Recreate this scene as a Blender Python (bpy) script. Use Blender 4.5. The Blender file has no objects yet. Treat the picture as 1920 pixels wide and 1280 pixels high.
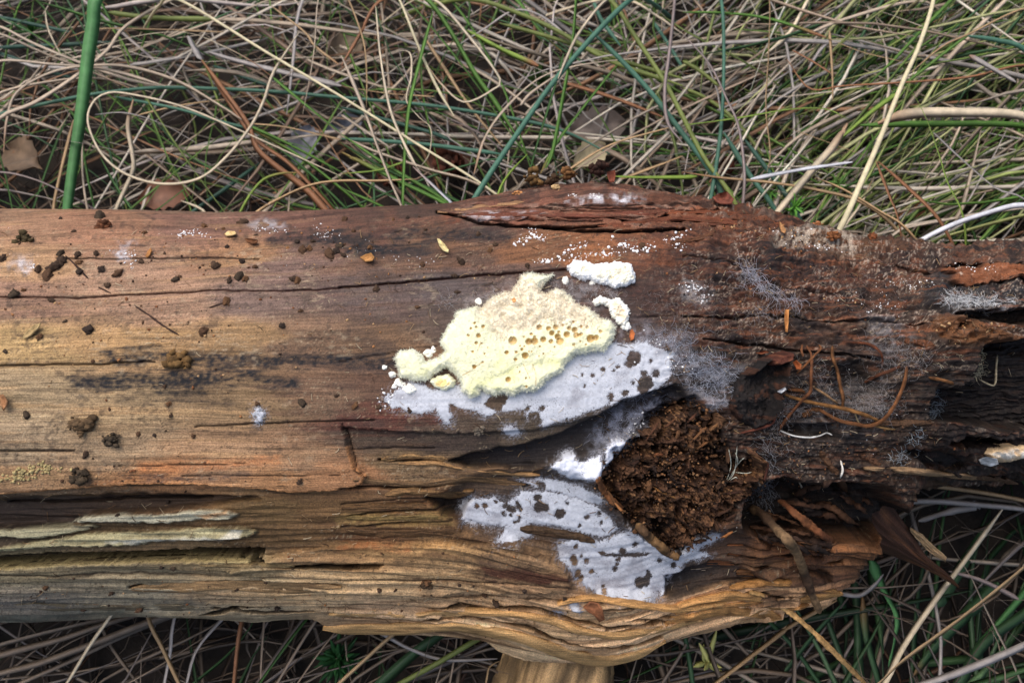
import bpy, math, random
import numpy as np

# ---------------------------------------------------------------- camera, world, sun, exposure
S = 0.2857e-3          # metres per photo pixel in the plane through the log's silhouette
F = 1600.0             # focal length in photo pixels (1920 wide)
D = F * S              # camera distance to that plane
AL = math.radians(22)  # the camera leans 22 degrees from straight down
CA, SA = math.cos(AL), math.sin(AL)
ZC = 0.118             # height of the plane's centre above the ground

scene = bpy.context.scene
COLL = scene.collection
cam_d = bpy.data.cameras.new('camera')
cam_d.lens = 36.0 * F / 1920.0
cam_d.sensor_width = 36.0
cam_d.clip_start = 0.01
cam_d.clip_end = 200.0
cam_d.dof.use_dof = True
cam_d.dof.focus_distance = D - 0.075
cam_d.dof.aperture_fstop = 15.0
cam = bpy.data.objects.new('camera', cam_d)
cam.location = (0, -D * SA, ZC + D * CA)
cam.rotation_euler = (AL, 0, 0)
COLL.objects.link(cam)
scene.camera = cam

SUN_EL, SUN_AZ = math.radians(66), math.radians(-48)   # azimuth from +Y (up in the picture) towards -X
world = bpy.data.worlds.new('World')
scene.world = world
world.use_nodes = True
wn = world.node_tree
bg = wn.nodes['Background']
sky = wn.nodes.new('ShaderNodeTexSky')
sky.sky_type = 'NISHITA'
sky.sun_disc = False
sky.sun_elevation = SUN_EL
sky.sun_rotation = SUN_AZ
sky.air_density = 1.0
sky.dust_density = 4.5
sky.ozone_density = 1.0
wn.links.new(sky.outputs[0], bg.inputs[0])
bg.inputs[1].default_value = 0.13

sun_d = bpy.data.lights.new('sun', 'SUN')
sun_d.energy = 1.5
sun_d.angle = math.radians(60)
sun_d.color = (1.0, 0.97, 0.93)
sun = bpy.data.objects.new('sun', sun_d)
sdir = (math.sin(SUN_AZ) * math.cos(SUN_EL), math.cos(SUN_AZ) * math.cos(SUN_EL), math.sin(SUN_EL))
from mathutils import Vector
sun.rotation_euler = Vector(sdir).to_track_quat('Z', 'Y').to_euler()
sun.location = (0, 0, 3)
COLL.objects.link(sun)

vs = scene.view_settings
vs.view_transform = 'Standard'
vs.look = 'None'
vs.gamma = 1.0
vs.use_curve_mapping = False
vs.exposure = 0.48
scene.cycles.max_bounces = 6
scene.cycles.diffuse_bounces = 4
scene.cycles.use_denoising = True

# ---------------------------------------------------------------- helpers
rng = np.random.default_rng(11)
random.seed(11)
TAB = np.random.default_rng(5).random((512, 512)).astype(np.float32) * 2 - 1

def lin(*c):
    c = np.array(c, dtype=float) / 255.0
    return np.where(c <= 0.04045, c / 12.92, ((c + 0.055) / 1.055) ** 2.4)

def vn(x, y, seed=0):
    x = np.asarray(x, dtype=np.float64); y = np.asarray(y, dtype=np.float64)
    x0 = np.floor(x); y0 = np.floor(y)
    fx = x - x0; fy = y - y0
    fx = fx * fx * (3 - 2 * fx); fy = fy * fy * (3 - 2 * fy)
    i = (x0.astype(np.int64) + seed * 37) & 511; j = (y0.astype(np.int64) + seed * 91) & 511
    i1 = (i + 1) & 511; j1 = (j + 1) & 511
    return (TAB[i, j] * (1 - fx) + TAB[i1, j] * fx) * (1 - fy) + (TAB[i, j1] * (1 - fx) + TAB[i1, j1] * fx) * fy

def fbm(x, y, octv=3, seed=0, gain=0.5):
    s = 0; a = 1.0; t = 0
    for k in range(octv):
        s = s + a * vn(x * 2 ** k, y * 2 ** k, seed + k * 7)
        t += a; a *= gain
    return s / t

def sst(a, b, x):
    t = np.clip((x - a) / (b - a), 0, 1)
    return t * t * (3 - 2 * t)

SHEET = {'C1': (0, 0, 2.977), 'C2': (640, 0, 2.977), 'C3': (1280, 0, 2.977), 'C4': (0, 380, 2.977), 'C5': (640, 380, 2.977),
         'C6': (1280, 380, 2.977), 'A': (0, 800, 2.667), 'B': (640, 800, 2.667), 'E': (1280, 800, 2.667), 'K': (1040, 680, 3.368),
         'P': (700, 460, 3.556), 'R': (1380, 640, 3.556), 'T': (820, 320, 2.595), 'M': (640, 780, 4.0), 'Q': (1560, 420, 5.333),
         'I': (0, 0, 1.0)}

def PT(sheet, pts):
    ox, oy, k = SHEET[sheet]
    return [(ox + p[0] / k, oy + p[1] / k) for p in pts]

def d_line(pts, X, Y):
    best = np.full(X.shape, 1e9)
    for (ax, ay), (bx, by) in zip(pts[:-1], pts[1:]):
        vx, vy = bx - ax, by - ay
        t = np.clip(((X - ax) * vx + (Y - ay) * vy) / (vx * vx + vy * vy + 1e-9), 0, 1)
        best = np.minimum(best, np.hypot(X - ax - t * vx, Y - ay - t * vy))
    return best

def sd_poly(pts, X, Y, pad=40):
    """distance to the outline, positive inside"""
    P = np.array(pts, float)
    out = np.full(X.shape, -1e3)
    m = (X > P[:, 0].min() - pad) & (X < P[:, 0].max() + pad) & (Y > P[:, 1].min() - pad) & (Y < P[:, 1].max() + pad)
    x = X[m]; y = Y[m]
    if not len(x):
        return out
    q = [tuple(p) for p in P] + [tuple(P[0])]
    d = d_line(q, x, y)
    ins = np.zeros(x.shape, bool)
    for (ax, ay), (bx, by) in zip(q[:-1], q[1:]):
        c = ((ay > y) != (by > y)) & (x < (bx - ax) * (y - ay) / (by - ay + 1e-12) + ax)
        ins ^= c
    out[m] = np.where(ins, d, -d)
    return out

def line_d(pts, X, Y, pad=60):
    P = np.array(pts, float)
    out = np.full(X.shape, 1e3)
    m = (X > P[:, 0].min() - pad) & (X < P[:, 0].max() + pad) & (Y > P[:, 1].min() - pad) & (Y < P[:, 1].max() + pad)
    out[m] = d_line(pts, X[m], Y[m])
    return out

def to_world(x, u, n):
    x, u, n = np.broadcast_arrays(np.asarray(x, float), u, n)
    return np.stack([x, u * CA - n * SA, ZC + u * SA + n * CA], -1)

CAM = np.array(cam.location)

def ground_pt(px, py, z):
    """the point at height z that lies under photo position (px, py)"""
    x = (px - 960) / F; u = (640 - py) / F
    d = np.array([x, u * CA + SA, u * SA - CA])
    t = (z - CAM[2]) / d[2]
    return CAM + d * t

def catmull(P, n):
    P = np.asarray(P, float)
    if len(P) == 2:
        t = np.linspace(0, 1, n)[:, None]
        return P[0] * (1 - t) + P[1] * t
    Q = np.vstack([2 * P[0] - P[1], P, 2 * P[-1] - P[-2]])
    seg = np.linalg.norm(np.diff(P, axis=0), axis=1)
    cum = np.concatenate([[0], np.cumsum(seg)])
    out = []
    for s in np.linspace(0, cum[-1], n):
        i = min(np.searchsorted(cum, s, 'right') - 1, len(P) - 2)
        t = (s - cum[i]) / max(seg[i], 1e-9)
        a, b, c, d = Q[i], Q[i + 1], Q[i + 2], Q[i + 3]
        out.append(0.5 * (2 * b + (c - a) * t + (2 * a - 5 * b + 4 * c - d) * t * t + (3 * b - a - 3 * c + d) * t ** 3))
    return np.array(out)

def mesh_data(name, V, Fc, mat=None, col=None, smooth=True, uvw=None):
    V = np.asarray(V, np.float32).reshape(-1, 3); Fc = np.asarray(Fc, np.int32)
    k = Fc.shape[1]; m = bpy.data.meshes.new(name)
    m.vertices.add(len(V)); m.vertices.foreach_set('co', V.ravel())
    m.loops.add(Fc.size); m.loops.foreach_set('vertex_index', Fc.ravel())
    m.polygons.add(len(Fc)); m.polygons.foreach_set('loop_start', np.arange(0, Fc.size, k, dtype=np.int32))
    if smooth:
        m.polygons.foreach_set('use_smooth', np.ones(len(Fc), bool))
    m.update(calc_edges=True)
    if col is not None:
        a = m.attributes.new('col', 'FLOAT_COLOR', 'POINT')
        c = np.ones((len(V), 4), np.float32); c[:, :3] = np.broadcast_to(col, (len(V), 3))
        a.data.foreach_set('color', c.ravel())
    if uvw is not None:
        a = m.attributes.new('grain', 'FLOAT_VECTOR', 'POINT')
        a.data.foreach_set('vector', np.asarray(uvw, np.float32).ravel())
    if mat:
        m.materials.append(mat)
    return m

def link(name, m, parent=None, label=None, cat=None, group=None, kind=None):
    o = bpy.data.objects.new(name, m)
    COLL.objects.link(o)
    if parent is not None: o.parent = parent
    if label: o['label'] = label
    if cat: o['category'] = cat
    if group: o['group'] = group
    if kind: o['kind'] = kind
    return o

def obj(name, V, Fc, mat, parent=None, label=None, cat=None, group=None, kind=None, col=None, smooth=True, uvw=None):
    return link(name, mesh_data(name, V, Fc, mat, col, smooth, uvw), parent, label, cat, group, kind)

def grid_faces(r, c):
    i = np.arange(r * c).reshape(r, c)
    return np.stack([i[:-1, :-1], i[:-1, 1:], i[1:, 1:], i[1:, :-1]], -1).reshape(-1, 4)

def tubes(P, W, flat=0.35, sides=4, roll=None, up=(0, 0, 1)):
    """P (B,N,3) centre lines, W (B,N) widths -> verts, quads (open ends pinched by W)"""
    B, N, _ = P.shape
    T = np.gradient(P, axis=1)
    T /= np.linalg.norm(T, axis=2, keepdims=True) + 1e-12
    upv = np.broadcast_to(np.asarray(up, float), P.shape)
    side = np.cross(T, upv)
    ln = np.linalg.norm(side, axis=2, keepdims=True)
    side = np.where(ln < 0.15, np.cross(T, np.broadcast_to([1.0, 0, 0], P.shape)), side)
    side /= np.linalg.norm(side, axis=2, keepdims=True) + 1e-12
    nor = np.cross(side, T)
    if roll is not None:
        c = np.cos(roll)[..., None]; s = np.sin(roll)[..., None]
        side, nor = side * c + nor * s, nor * c - side * s
    ang = np.arange(sides) * 2 * math.pi / sides
    V = P[:, :, None, :] + (side[:, :, None, :] * np.cos(ang)[None, None, :, None] +
                            nor[:, :, None, :] * (np.sin(ang) * flat)[None, None, :, None]) * (W * 0.5)[:, :, None, None]
    i = np.arange(B * N * sides).reshape(B, N, sides)
    a = i[:, :-1, :]; b = i[:, 1:, :]
    Fq = np.stack([a, np.roll(a, -1, 2), np.roll(b, -1, 2), b], -1).reshape(-1, 4)
    return V.reshape(-1, 3), Fq

# ---------------------------------------------------------------- materials
def new_mat(name):
    m = bpy.data.materials.new(name); m.use_nodes = True
    return m, m.node_tree.nodes, m.node_tree.links, m.node_tree.nodes['Principled BSDF']

def col_mat(name, rough=0.8, spec=0.3, var=0.25, nscale=300.0, bump=0.2, bdist=0.0004, stretch=None, attr='col', sheen=0.0, transl=0.0, fine=0.0):
    """colour from the mesh's own attribute, broken up by noise, with fine relief"""
    m, N, L, P = new_mat(name)
    a = N.new('ShaderNodeAttribute'); a.attribute_name = attr
    if stretch is not None:
        g = N.new('ShaderNodeAttribute'); g.attribute_name = 'grain'
        mp = N.new('ShaderNodeMapping'); mp.inputs['Scale'].default_value = stretch
        L.new(g.outputs['Vector'], mp.inputs['Vector']); vec = mp.outputs[0]; sc = 1.0
    else:
        tc = N.new('ShaderNodeTexCoord'); vec = tc.outputs['Object']; sc = nscale
    nz = N.new('ShaderNodeTexNoise'); nz.inputs['Scale'].default_value = sc; nz.inputs['Detail'].default_value = 4
    nz.inputs['Roughness'].default_value = 0.62
    L.new(vec, nz.inputs['Vector'])
    mr = N.new('ShaderNodeMapRange')
    mr.inputs['From Min'].default_value = 0.3; mr.inputs['From Max'].default_value = 0.7
    mr.inputs['To Min'].default_value = 1 - var; mr.inputs['To Max'].default_value = 1 + var
    L.new(nz.outputs[0], mr.inputs[0])
    mul = N.new('ShaderNodeVectorMath'); mul.operation = 'SCALE'
    L.new(a.outputs['Color'], mul.inputs[0]); L.new(mr.outputs[0], mul.inputs['Scale'])
    cout = mul.outputs[0]; hsum = nz.outputs[0]
    if fine:
        tc2 = N.new('ShaderNodeTexCoord')
        n2 = N.new('ShaderNodeTexNoise'); n2.inputs['Scale'].default_value = 1500; n2.inputs['Detail'].default_value = 3
        L.new(tc2.outputs['Object'], n2.inputs['Vector'])
        m2 = N.new('ShaderNodeMapRange')
        m2.inputs['From Min'].default_value = 0.32; m2.inputs['From Max'].default_value = 0.68
        m2.inputs['To Min'].default_value = 1 - fine; m2.inputs['To Max'].default_value = 1 + fine
        L.new(n2.outputs[0], m2.inputs[0])
        mu2 = N.new('ShaderNodeVectorMath'); mu2.operation = 'SCALE'
        L.new(cout, mu2.inputs[0]); L.new(m2.outputs[0], mu2.inputs['Scale']); cout = mu2.outputs[0]
        ad = N.new('ShaderNodeMath'); ad.operation = 'ADD'
        L.new(nz.outputs[0], ad.inputs[0]); L.new(n2.outputs[0], ad.inputs[1]); hsum = ad.outputs[0]
    L.new(cout, P.inputs['Base Color'])
    P.inputs['Roughness'].default_value = rough
    P.inputs['Specular IOR Level'].default_value = spec
    if sheen:
        P.inputs['Sheen Weight'].default_value = sheen
    if bump:
        bp = N.new('ShaderNodeBump'); bp.inputs['Strength'].default_value = bump; bp.inputs['Distance'].default_value = bdist
        L.new(hsum, bp.inputs['Height']); L.new(bp.outputs[0], P.inputs['Normal'])
    if transl:
        tr = N.new('ShaderNodeBsdfTranslucent'); mx = N.new('ShaderNodeMixShader'); mx.inputs[0].default_value = transl
        L.new(cout, tr.inputs[0]); L.new(P.outputs[0], mx.inputs[1]); L.new(tr.outputs[0], mx.inputs[2])
        L.new(mx.outputs[0], N['Material Output'].inputs[0])
    return m

M_WOOD = col_mat('weathered wood', 0.72, 0.28, var=0.36, stretch=(0.012, 0.36, 0.3), bump=0.7, bdist=0.0007, fine=0.3)
M_BIT = col_mat('wood crumb', 0.85, 0.2, var=0.45, nscale=420, bump=0.6, bdist=0.0008)
M_BLADE = col_mat('grass blade', 0.55, 0.35, var=0.2, nscale=160, bump=0.15, bdist=0.0003, transl=0.18)
M_FUNGUS = col_mat('fungus flesh', 0.95, 0.1, var=0.035, nscale=1400, bump=0.5, bdist=0.0004, sheen=0.1)
M_MYC = col_mat('mycelium felt', 0.95, 0.1, var=0.13, nscale=900, bump=0.5, bdist=0.0003)
M_STRAND = col_mat('mycelium strand', 0.8, 0.2, var=0.1, nscale=300, bump=0, transl=0.3)

def felt_mat():
    """thin felt whose density (alpha of 'col') feathers out in specks"""
    m = M_MYC; N = m.node_tree.nodes; L = m.node_tree.links; P = N['Principled BSDF']
    a = N.new('ShaderNodeAttribute'); a.attribute_name = 'col'
    tc = N.new('ShaderNodeTexCoord'); nz = N.new('ShaderNodeTexNoise'); nz.inputs['Scale'].default_value = 2200; nz.inputs['Detail'].default_value = 3
    L.new(tc.outputs['Object'], nz.inputs['Vector'])
    n0 = N.new('ShaderNodeMapRange'); n0.inputs['From Min'].default_value = 0.3; n0.inputs['From Max'].default_value = 0.7
    L.new(nz.outputs[0], n0.inputs[0])
    sub = N.new('ShaderNodeMath'); sub.operation = 'SUBTRACT'; L.new(a.outputs['Alpha'], sub.inputs[0]); L.new(n0.outputs[0], sub.inputs[1])
    mr = N.new('ShaderNodeMapRange'); mr.inputs['From Min'].default_value = -0.18; mr.inputs['From Max'].default_value = 0.12
    L.new(sub.outputs[0], mr.inputs[0])
    L.new(mr.outputs[0], P.inputs['Alpha'])
felt_mat()

# ---------------------------------------------------------------- ground
def ground_mat():
    m, N, L, P = new_mat('dark forest soil')
    tc = N.new('ShaderNodeTexCoord')
    nz = N.new('ShaderNodeTexNoise'); nz.inputs['Scale'].default_value = 60; nz.inputs['Detail'].default_value = 8
    L.new(tc.outputs['Object'], nz.inputs['Vector'])
    cr = N.new('ShaderNodeValToRGB')
    cr.color_ramp.elements[0].position = 0.3; cr.color_ramp.elements[0].color = (0.008, 0.006, 0.005, 1)
    cr.color_ramp.elements[1].position = 0.75; cr.color_ramp.elements[1].color = (0.045, 0.032, 0.022, 1)
    L.new(nz.outputs[0], cr.inputs[0]); L.new(cr.outputs[0], P.inputs['Base Color'])
    P.inputs['Roughness'].default_value = 0.95
    bp = N.new('ShaderNodeBump'); bp.inputs['Strength'].default_value = 0.8; bp.inputs['Distance'].default_value = 0.006
    L.new(nz.outputs[0], bp.inputs['Height']); L.new(bp.outputs[0], P.inputs['Normal'])
    return m

ax = np.concatenate([[-40, -8, -2], np.linspace(-0.8, 0.8, 121), [2, 8, 40]])
GX, GY = np.meshgrid(ax, ax)
GZ = (fbm(GX * 18 + 50, GY * 18 + 50, 3, 3) * 0.009) * np.exp(-(GX ** 2 + GY ** 2) / 1.2)
obj('ground', np.stack([GX, GY, GZ], -1).reshape(-1, 3), grid_faces(len(ax), len(ax)), ground_mat(), kind='structure',
    label='dark soil under the matted grass', cat='ground')

# ---------------------------------------------------------------- the log: base form
TOPL = [(-700, 396), (0, 399), (400, 405), (640, 400), (850, 386), (950, 366), (1030, 352), (1110, 346), (1180, 352), (1260, 372), (1400, 398),
        (1500, 418), (1600, 448), (1700, 462), (1800, 464), (1920, 455), (2700, 450)]
BOTL = [(-700, 1155), (0, 1160), (300, 1161), (500, 1165), (590, 1168), (625, 1184), (734, 1188), (827, 1192), (902, 1200), (935, 1222), (985, 1236),
        (1080, 1240), (1150, 1238), (1202, 1219), (1240, 1200), (1310, 1182), (1400, 1163), (1450, 1156), (1468, 1135), (1520, 1126), (1548, 1114), (1562, 1098), (1572, 1062), (1600, 1048), (1612, 1022), (1626, 975),
        (1648, 940), (1690, 912), (1800, 905), (1920, 900), (2700, 890)]
def prof(L, x):
    a = np.array(L, float)
    return np.interp(x, a[:, 0], a[:, 1])
BDEP = 0.102
cols = np.concatenate([np.arange(-560, -20, 12), np.arange(-20, 1945, 1.9), np.arange(1946, 2500, 12)])
th_front = np.linspace(-1, 1, 541)
th_f = np.arcsin(np.clip(th_front * 0.9848, -1, 1)) * 0.82 + th_front * 0.18 * math.radians(80)
th_f = th_f / th_f.max() * math.radians(97)
th_b = np.linspace(math.radians(97), math.radians(263), 34)[1:-1]
th = np.concatenate([th_f, th_b])
x0 = (cols - 960) * S
a_ = np.full(cols.shape, 0.105); uc = np.full(cols.shape, -0.04)
thi = np.radians(np.linspace(40, 95, 60))
for it in range(6):
    for sgn, L_ in ((1, TOPL), (-1, BOTL)):
        U_ = uc[:, None] + sgn * a_[:, None] * np.sin(thi); N_ = BDEP * np.cos(thi)[None, :]
        pp = 640 - F * U_ / (D - N_)
        k = (np.argmin(pp, 1) if sgn > 0 else np.argmax(pp, 1))
        ps = pp[np.arange(len(cols)), k]; nn = N_[0, k]
        want = prof(L_, 960 + (cols - 960) * D / (D - nn))
        err = (ps - want) * S * 0.95      # >0: must move up
        if sgn > 0: et = err
        else: eb = err
    uc += (et + eb) / 2; a_ += (et - eb) / 2
TH = th[:, None]; XX = np.broadcast_to(x0[None, :], (len(th), len(cols)))
UU = uc[None, :] + a_[None, :] * np.sin(TH); NN = np.broadcast_to(BDEP * np.cos(TH), UU.shape)
PX = 960 + F * XX / (D - NN); PY = 640 - F * UU / (D - NN)
# surface coordinates carry on round the back instead of folding over
kt = np.argmin(np.abs(th_f - math.radians(76))); kb = np.argmin(np.abs(th_f + math.radians(76)))
V_ = PY.copy(); XG = PX.copy()
thd = np.degrees(th)
for r in range(len(th)):
    if thd[r] > 180: ang = thd[r] - 360
    else: ang = thd[r]
    if ang > 76:
        V_[r] = PY[kt] - (ang - 76) * 6.5; XG[r] = PX[kt]
    elif ang < -76:
        V_[r] = PY[kb] - (ang + 76) * 6.5; XG[r] = PX[kb]
PX, PY = XG, V_
nu = np.sin(TH) / a_[None, :]; nn_ = np.cos(TH) / BDEP + 0 * nu
l_ = np.hypot(nu, nn_); nu, nn_ = nu / l_, nn_ / l_

def grain_coord(px, py):
    g = py.copy()
    low = sst(860, 1130, py)
    g -= low * 62 * np.exp(-((px - 1085) / 190.0) ** 2)
    g += low * np.clip(px - 1180, 0, 420) * 0.13
    hi = sst(520, 380, py)
    g += hi * 48 * np.exp(-((px - 1110) / 190.0) ** 2)
    g -= hi * np.clip(px - 1250, 0, 450) * 0.12
    g += np.clip(px, 0, 1100) * 0.055 * sst(700, 560, py)
    # the fibres sweep round the knot
    dx, dy = px - 1265, py - 895
    g += 40 * np.exp(-(dx / 210) ** 2 - (dy / 120) ** 2) * np.sign(dy) * -1 * np.clip(np.abs(dy) / 60, 0, 1)
    g += fbm(px / 260, py / 60, 2, 31) * 7
    return g
G = grain_coord(PX, PY)

DISP = np.zeros(PX.shape)     # millimetres along the surface normal (grain)
DN = np.zeros(PX.shape)       # millimetres towards the open air (splits, hollows, ledges)
w1 = fbm(PX / 26, PY / 26, 3, 40); w2 = fbm(PX / 26 + 9, PY / 26 + 5, 3, 52)
WX = PX + w1 * 9; WY = PY + w2 * 5              # ragged edges
FX = PX + fbm(PX / 7, PY / 7, 2, 60) * 3; FY = PY + fbm(PX / 7 + 3, PY / 7, 2, 66) * 2.4

def poly_m(sheet, pts, soft=4, off=0, rag=1):
    X_, Y_ = (WX, WY) if rag == 1 else ((FX, FY) if rag == 2 else (PX, PY))
    return sst(-soft, soft, sd_poly(PT(sheet, pts), X_, Y_) + off)
def line_m(sheet, pts, w, soft=2.0, rag=2):
    X_, Y_ = (WX, WY) if rag == 1 else ((FX, FY) if rag == 2 else (PX, PY))
    return sst(w + soft, max(w - soft, 0), line_d(PT(sheet, pts), X_, Y_))

# ---- colour: broad tones of the wood, with shade on lower and recessed parts included
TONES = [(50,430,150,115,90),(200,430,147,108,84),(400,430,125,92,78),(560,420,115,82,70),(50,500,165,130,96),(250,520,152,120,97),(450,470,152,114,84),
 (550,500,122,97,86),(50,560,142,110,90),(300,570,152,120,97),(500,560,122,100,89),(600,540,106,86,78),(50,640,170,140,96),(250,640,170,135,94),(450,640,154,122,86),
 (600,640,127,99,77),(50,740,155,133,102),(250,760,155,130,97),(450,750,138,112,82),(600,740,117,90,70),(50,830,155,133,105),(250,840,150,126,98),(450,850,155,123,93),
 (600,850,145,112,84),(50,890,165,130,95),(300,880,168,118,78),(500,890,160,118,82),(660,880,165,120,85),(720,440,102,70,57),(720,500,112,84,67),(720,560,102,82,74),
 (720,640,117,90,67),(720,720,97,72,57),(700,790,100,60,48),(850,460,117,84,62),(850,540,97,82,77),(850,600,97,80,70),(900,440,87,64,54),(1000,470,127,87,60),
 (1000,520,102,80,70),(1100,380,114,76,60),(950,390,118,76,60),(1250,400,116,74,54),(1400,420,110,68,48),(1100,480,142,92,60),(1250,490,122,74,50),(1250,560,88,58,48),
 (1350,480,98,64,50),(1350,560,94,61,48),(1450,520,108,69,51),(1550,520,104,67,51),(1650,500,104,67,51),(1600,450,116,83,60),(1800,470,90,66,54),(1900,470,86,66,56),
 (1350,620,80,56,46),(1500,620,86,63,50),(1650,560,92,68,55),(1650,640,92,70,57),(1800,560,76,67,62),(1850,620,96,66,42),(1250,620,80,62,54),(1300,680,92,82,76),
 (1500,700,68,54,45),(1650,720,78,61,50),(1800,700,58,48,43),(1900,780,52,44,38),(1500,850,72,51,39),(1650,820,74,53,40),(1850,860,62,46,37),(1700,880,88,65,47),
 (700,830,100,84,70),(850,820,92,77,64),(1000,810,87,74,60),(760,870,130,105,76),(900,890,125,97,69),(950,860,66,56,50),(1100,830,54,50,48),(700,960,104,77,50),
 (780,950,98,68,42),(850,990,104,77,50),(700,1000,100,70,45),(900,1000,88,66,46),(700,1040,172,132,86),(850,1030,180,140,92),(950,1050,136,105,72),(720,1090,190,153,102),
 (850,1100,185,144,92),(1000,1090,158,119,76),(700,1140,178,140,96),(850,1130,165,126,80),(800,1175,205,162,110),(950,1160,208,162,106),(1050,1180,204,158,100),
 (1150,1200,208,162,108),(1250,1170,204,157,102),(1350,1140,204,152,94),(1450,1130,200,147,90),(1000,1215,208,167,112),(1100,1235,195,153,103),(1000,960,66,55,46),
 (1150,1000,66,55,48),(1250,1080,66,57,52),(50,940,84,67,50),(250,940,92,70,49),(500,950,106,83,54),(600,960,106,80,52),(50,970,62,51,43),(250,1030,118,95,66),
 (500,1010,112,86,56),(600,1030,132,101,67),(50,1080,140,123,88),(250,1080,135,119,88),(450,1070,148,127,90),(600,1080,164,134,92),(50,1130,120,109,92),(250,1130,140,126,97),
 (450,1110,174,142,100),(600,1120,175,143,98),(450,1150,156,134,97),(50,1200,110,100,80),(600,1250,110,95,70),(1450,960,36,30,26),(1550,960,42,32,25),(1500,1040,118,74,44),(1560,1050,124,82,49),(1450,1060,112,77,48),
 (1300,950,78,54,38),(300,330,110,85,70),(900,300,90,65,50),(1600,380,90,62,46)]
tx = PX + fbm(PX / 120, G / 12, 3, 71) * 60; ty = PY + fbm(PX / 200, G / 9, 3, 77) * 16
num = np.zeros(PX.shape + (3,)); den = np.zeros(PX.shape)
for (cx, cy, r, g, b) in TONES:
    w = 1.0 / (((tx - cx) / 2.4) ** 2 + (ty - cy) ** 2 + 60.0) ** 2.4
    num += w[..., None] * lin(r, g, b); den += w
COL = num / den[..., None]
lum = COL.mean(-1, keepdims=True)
COL = (lum + (COL - lum) * (1.04 - 0.24 * sst(1000, 1120, PY))[..., None]) * (0.80 + 0.16 * sst(800, 300, PX) * sst(960, 900, PY) + 0.42 * sst(1000, 1150, PY) * sst(400, 800, PX) + 0.34 * sst(1020, 1100, PY) * sst(800, 400, PX))[..., None]  # left and lower wood painted lighter to offset its shading
del num, den

def over(m, c, amt=1.0):
    global COL
    m = np.clip(m * amt, 0, 1)[..., None]
    COL = COL * (1 - m) + np.asarray(c) * m

smoothz = sst(1150, 700, PX) * sst(960, 900, PY)              # sound wood
rot = sst(1150, 1400, PX) * sst(1010, 930, PY)                # crumbling end
lowz = sst(915, 960, PY)
g1 = fbm(PX / 150, G / 4.5, 4, 80); g2 = fbm(PX / 60, G / 1.9, 3, 90); g3 = fbm(PX / 420, G / 26, 3, 95)
sp = fbm(PX / 5, PY / 5, 3, 101); blot = fbm(PX / 45, PY / 22, 4, 107)
kk = 1 - 0.4 * smoothz
COL *= (1 + kk * (0.48 * g1 + 0.26 * g2 + 0.26 * sp) + 0.34 * g3)[..., None].clip(0.25, 2)
# grey-green bloom over the sound wood, rust in the rotten end
over(sst(0.1, 0.6, blot) * smoothz, lin(132, 112, 88), 0.2)
over(sst(0.12, 0.5, fbm(PX / 60, PY / 26, 4, 113)) * rot, lin(122, 82, 58), 0.42)
over(sst(0.1, 0.5, fbm(PX / 50 + 8, PY / 30, 4, 119)) * rot, lin(38, 31, 30), 0.85)
over(sst(0.25, 0.55, fbm(PX / 9, PY / 7, 3, 125)) * rot, lin(158, 130, 108), 0.4)
# dark lines of fibre
over(sst(0.42, 0.62, fbm(PX / 130, G / 2.6, 3, 131)), lin(48, 34, 26), 0.55)

over(sst(0.55, 0.8, vn(PX / 2.3, PY / 2.0, 133)) * sst(-0.2, 0.3, fbm(PX / 70, PY / 50, 2, 134)), lin(40, 30, 24), 0.75)
over(sst(0.6, 0.85, vn(PX / 3.0, PY / 1.6, 135)) * sst(0.0, 0.4, fbm(PX / 60, PY / 40, 2, 136)), lin(176, 158, 128), 0.5)
over(sst(0.15, 0.55, fbm(PX / 240, G / 10, 4, 137)) * smoothz, lin(96, 68, 50), 0.35)
over(sst(0.2, 0.6, fbm(PX / 220 + 4, G / 8, 4, 138)) * smoothz * sst(700, 300, PX), lin(190, 150, 104), 0.45)
# ---- blue-black stains along the grain
def stain(sheet, pts, w, amt, c=(27, 26, 29)):
    if c[0] < 30: w, amt = w * 1.3, min(1.0, amt * 1.15)
    d = line_d(PT(sheet, pts), PX, PY)
    m = sst(w * 2.0, w * 0.3, d + fbm(PX / 34, G / 5, 4, 140) * w * 1.6)
    m *= 0.85 + 0.6 * fbm(PX / 6, PY / 4, 2, 147)
    over(m, lin(*c), amt)
stain('C4', [(660,865),(900,852),(1200,865),(1500,885),(1905,880),(2200,890)], 9, 0.8)
stain('C4', [(480,1005),(850,985),(1100,992),(1250,980),(1450,968),(1640,1005)], 10, 0.85)
stain('C4', [(980,1060),(1150,1050)], 8, 0.7)
stain('C4', [(720,1090),(1000,1070),(1300,1110)], 7, 0.4)
stain('C5', [(60,272),(300,272),(470,262)], 8, 0.95)
stain('C4', [(1560,215),(1905,205)], 8, 0.7)
stain('C5', [(0,205),(350,195),(900,190)], 8, 0.7)
stain('C5', [(100,480),(400,470),(700,540)], 26, 0.35, (90, 82, 80))
stain('C5', [(1200,470),(1400,520),(1500,560)], 24, 0.6, (60, 54, 54))
stain('C5', [(1650,480),(1800,520),(1905,560)], 34, 0.6, (48, 38, 36))
stain('C6', [(0,330),(300,330),(700,330)], 16, 0.55)
stain('C6', [(500,340),(700,430),(900,500),(1050,600)], 28, 0.55)
stain('C6', [(1450,460),(1700,500),(2200,520)], 24, 0.9, (46, 46, 50))
stain('C6', [(180,400),(200,560),(180,640)], 14, 0.7)
stain('M', [(440,1080),(900,1070),(1500,1130)], 9, 0.5, (70, 58, 46))
stain('M', [(1050,1150),(1400,1200),(1700,1230)], 12, 0.8, (54, 34, 26))
stain('M', [(0,980),(250,960),(500,980)], 6, 0.5, (150, 88, 48))
stain('A', [(0,860),(300,880),(700,870),(1000,880)], 10, 0.5, (78, 76, 72))
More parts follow.
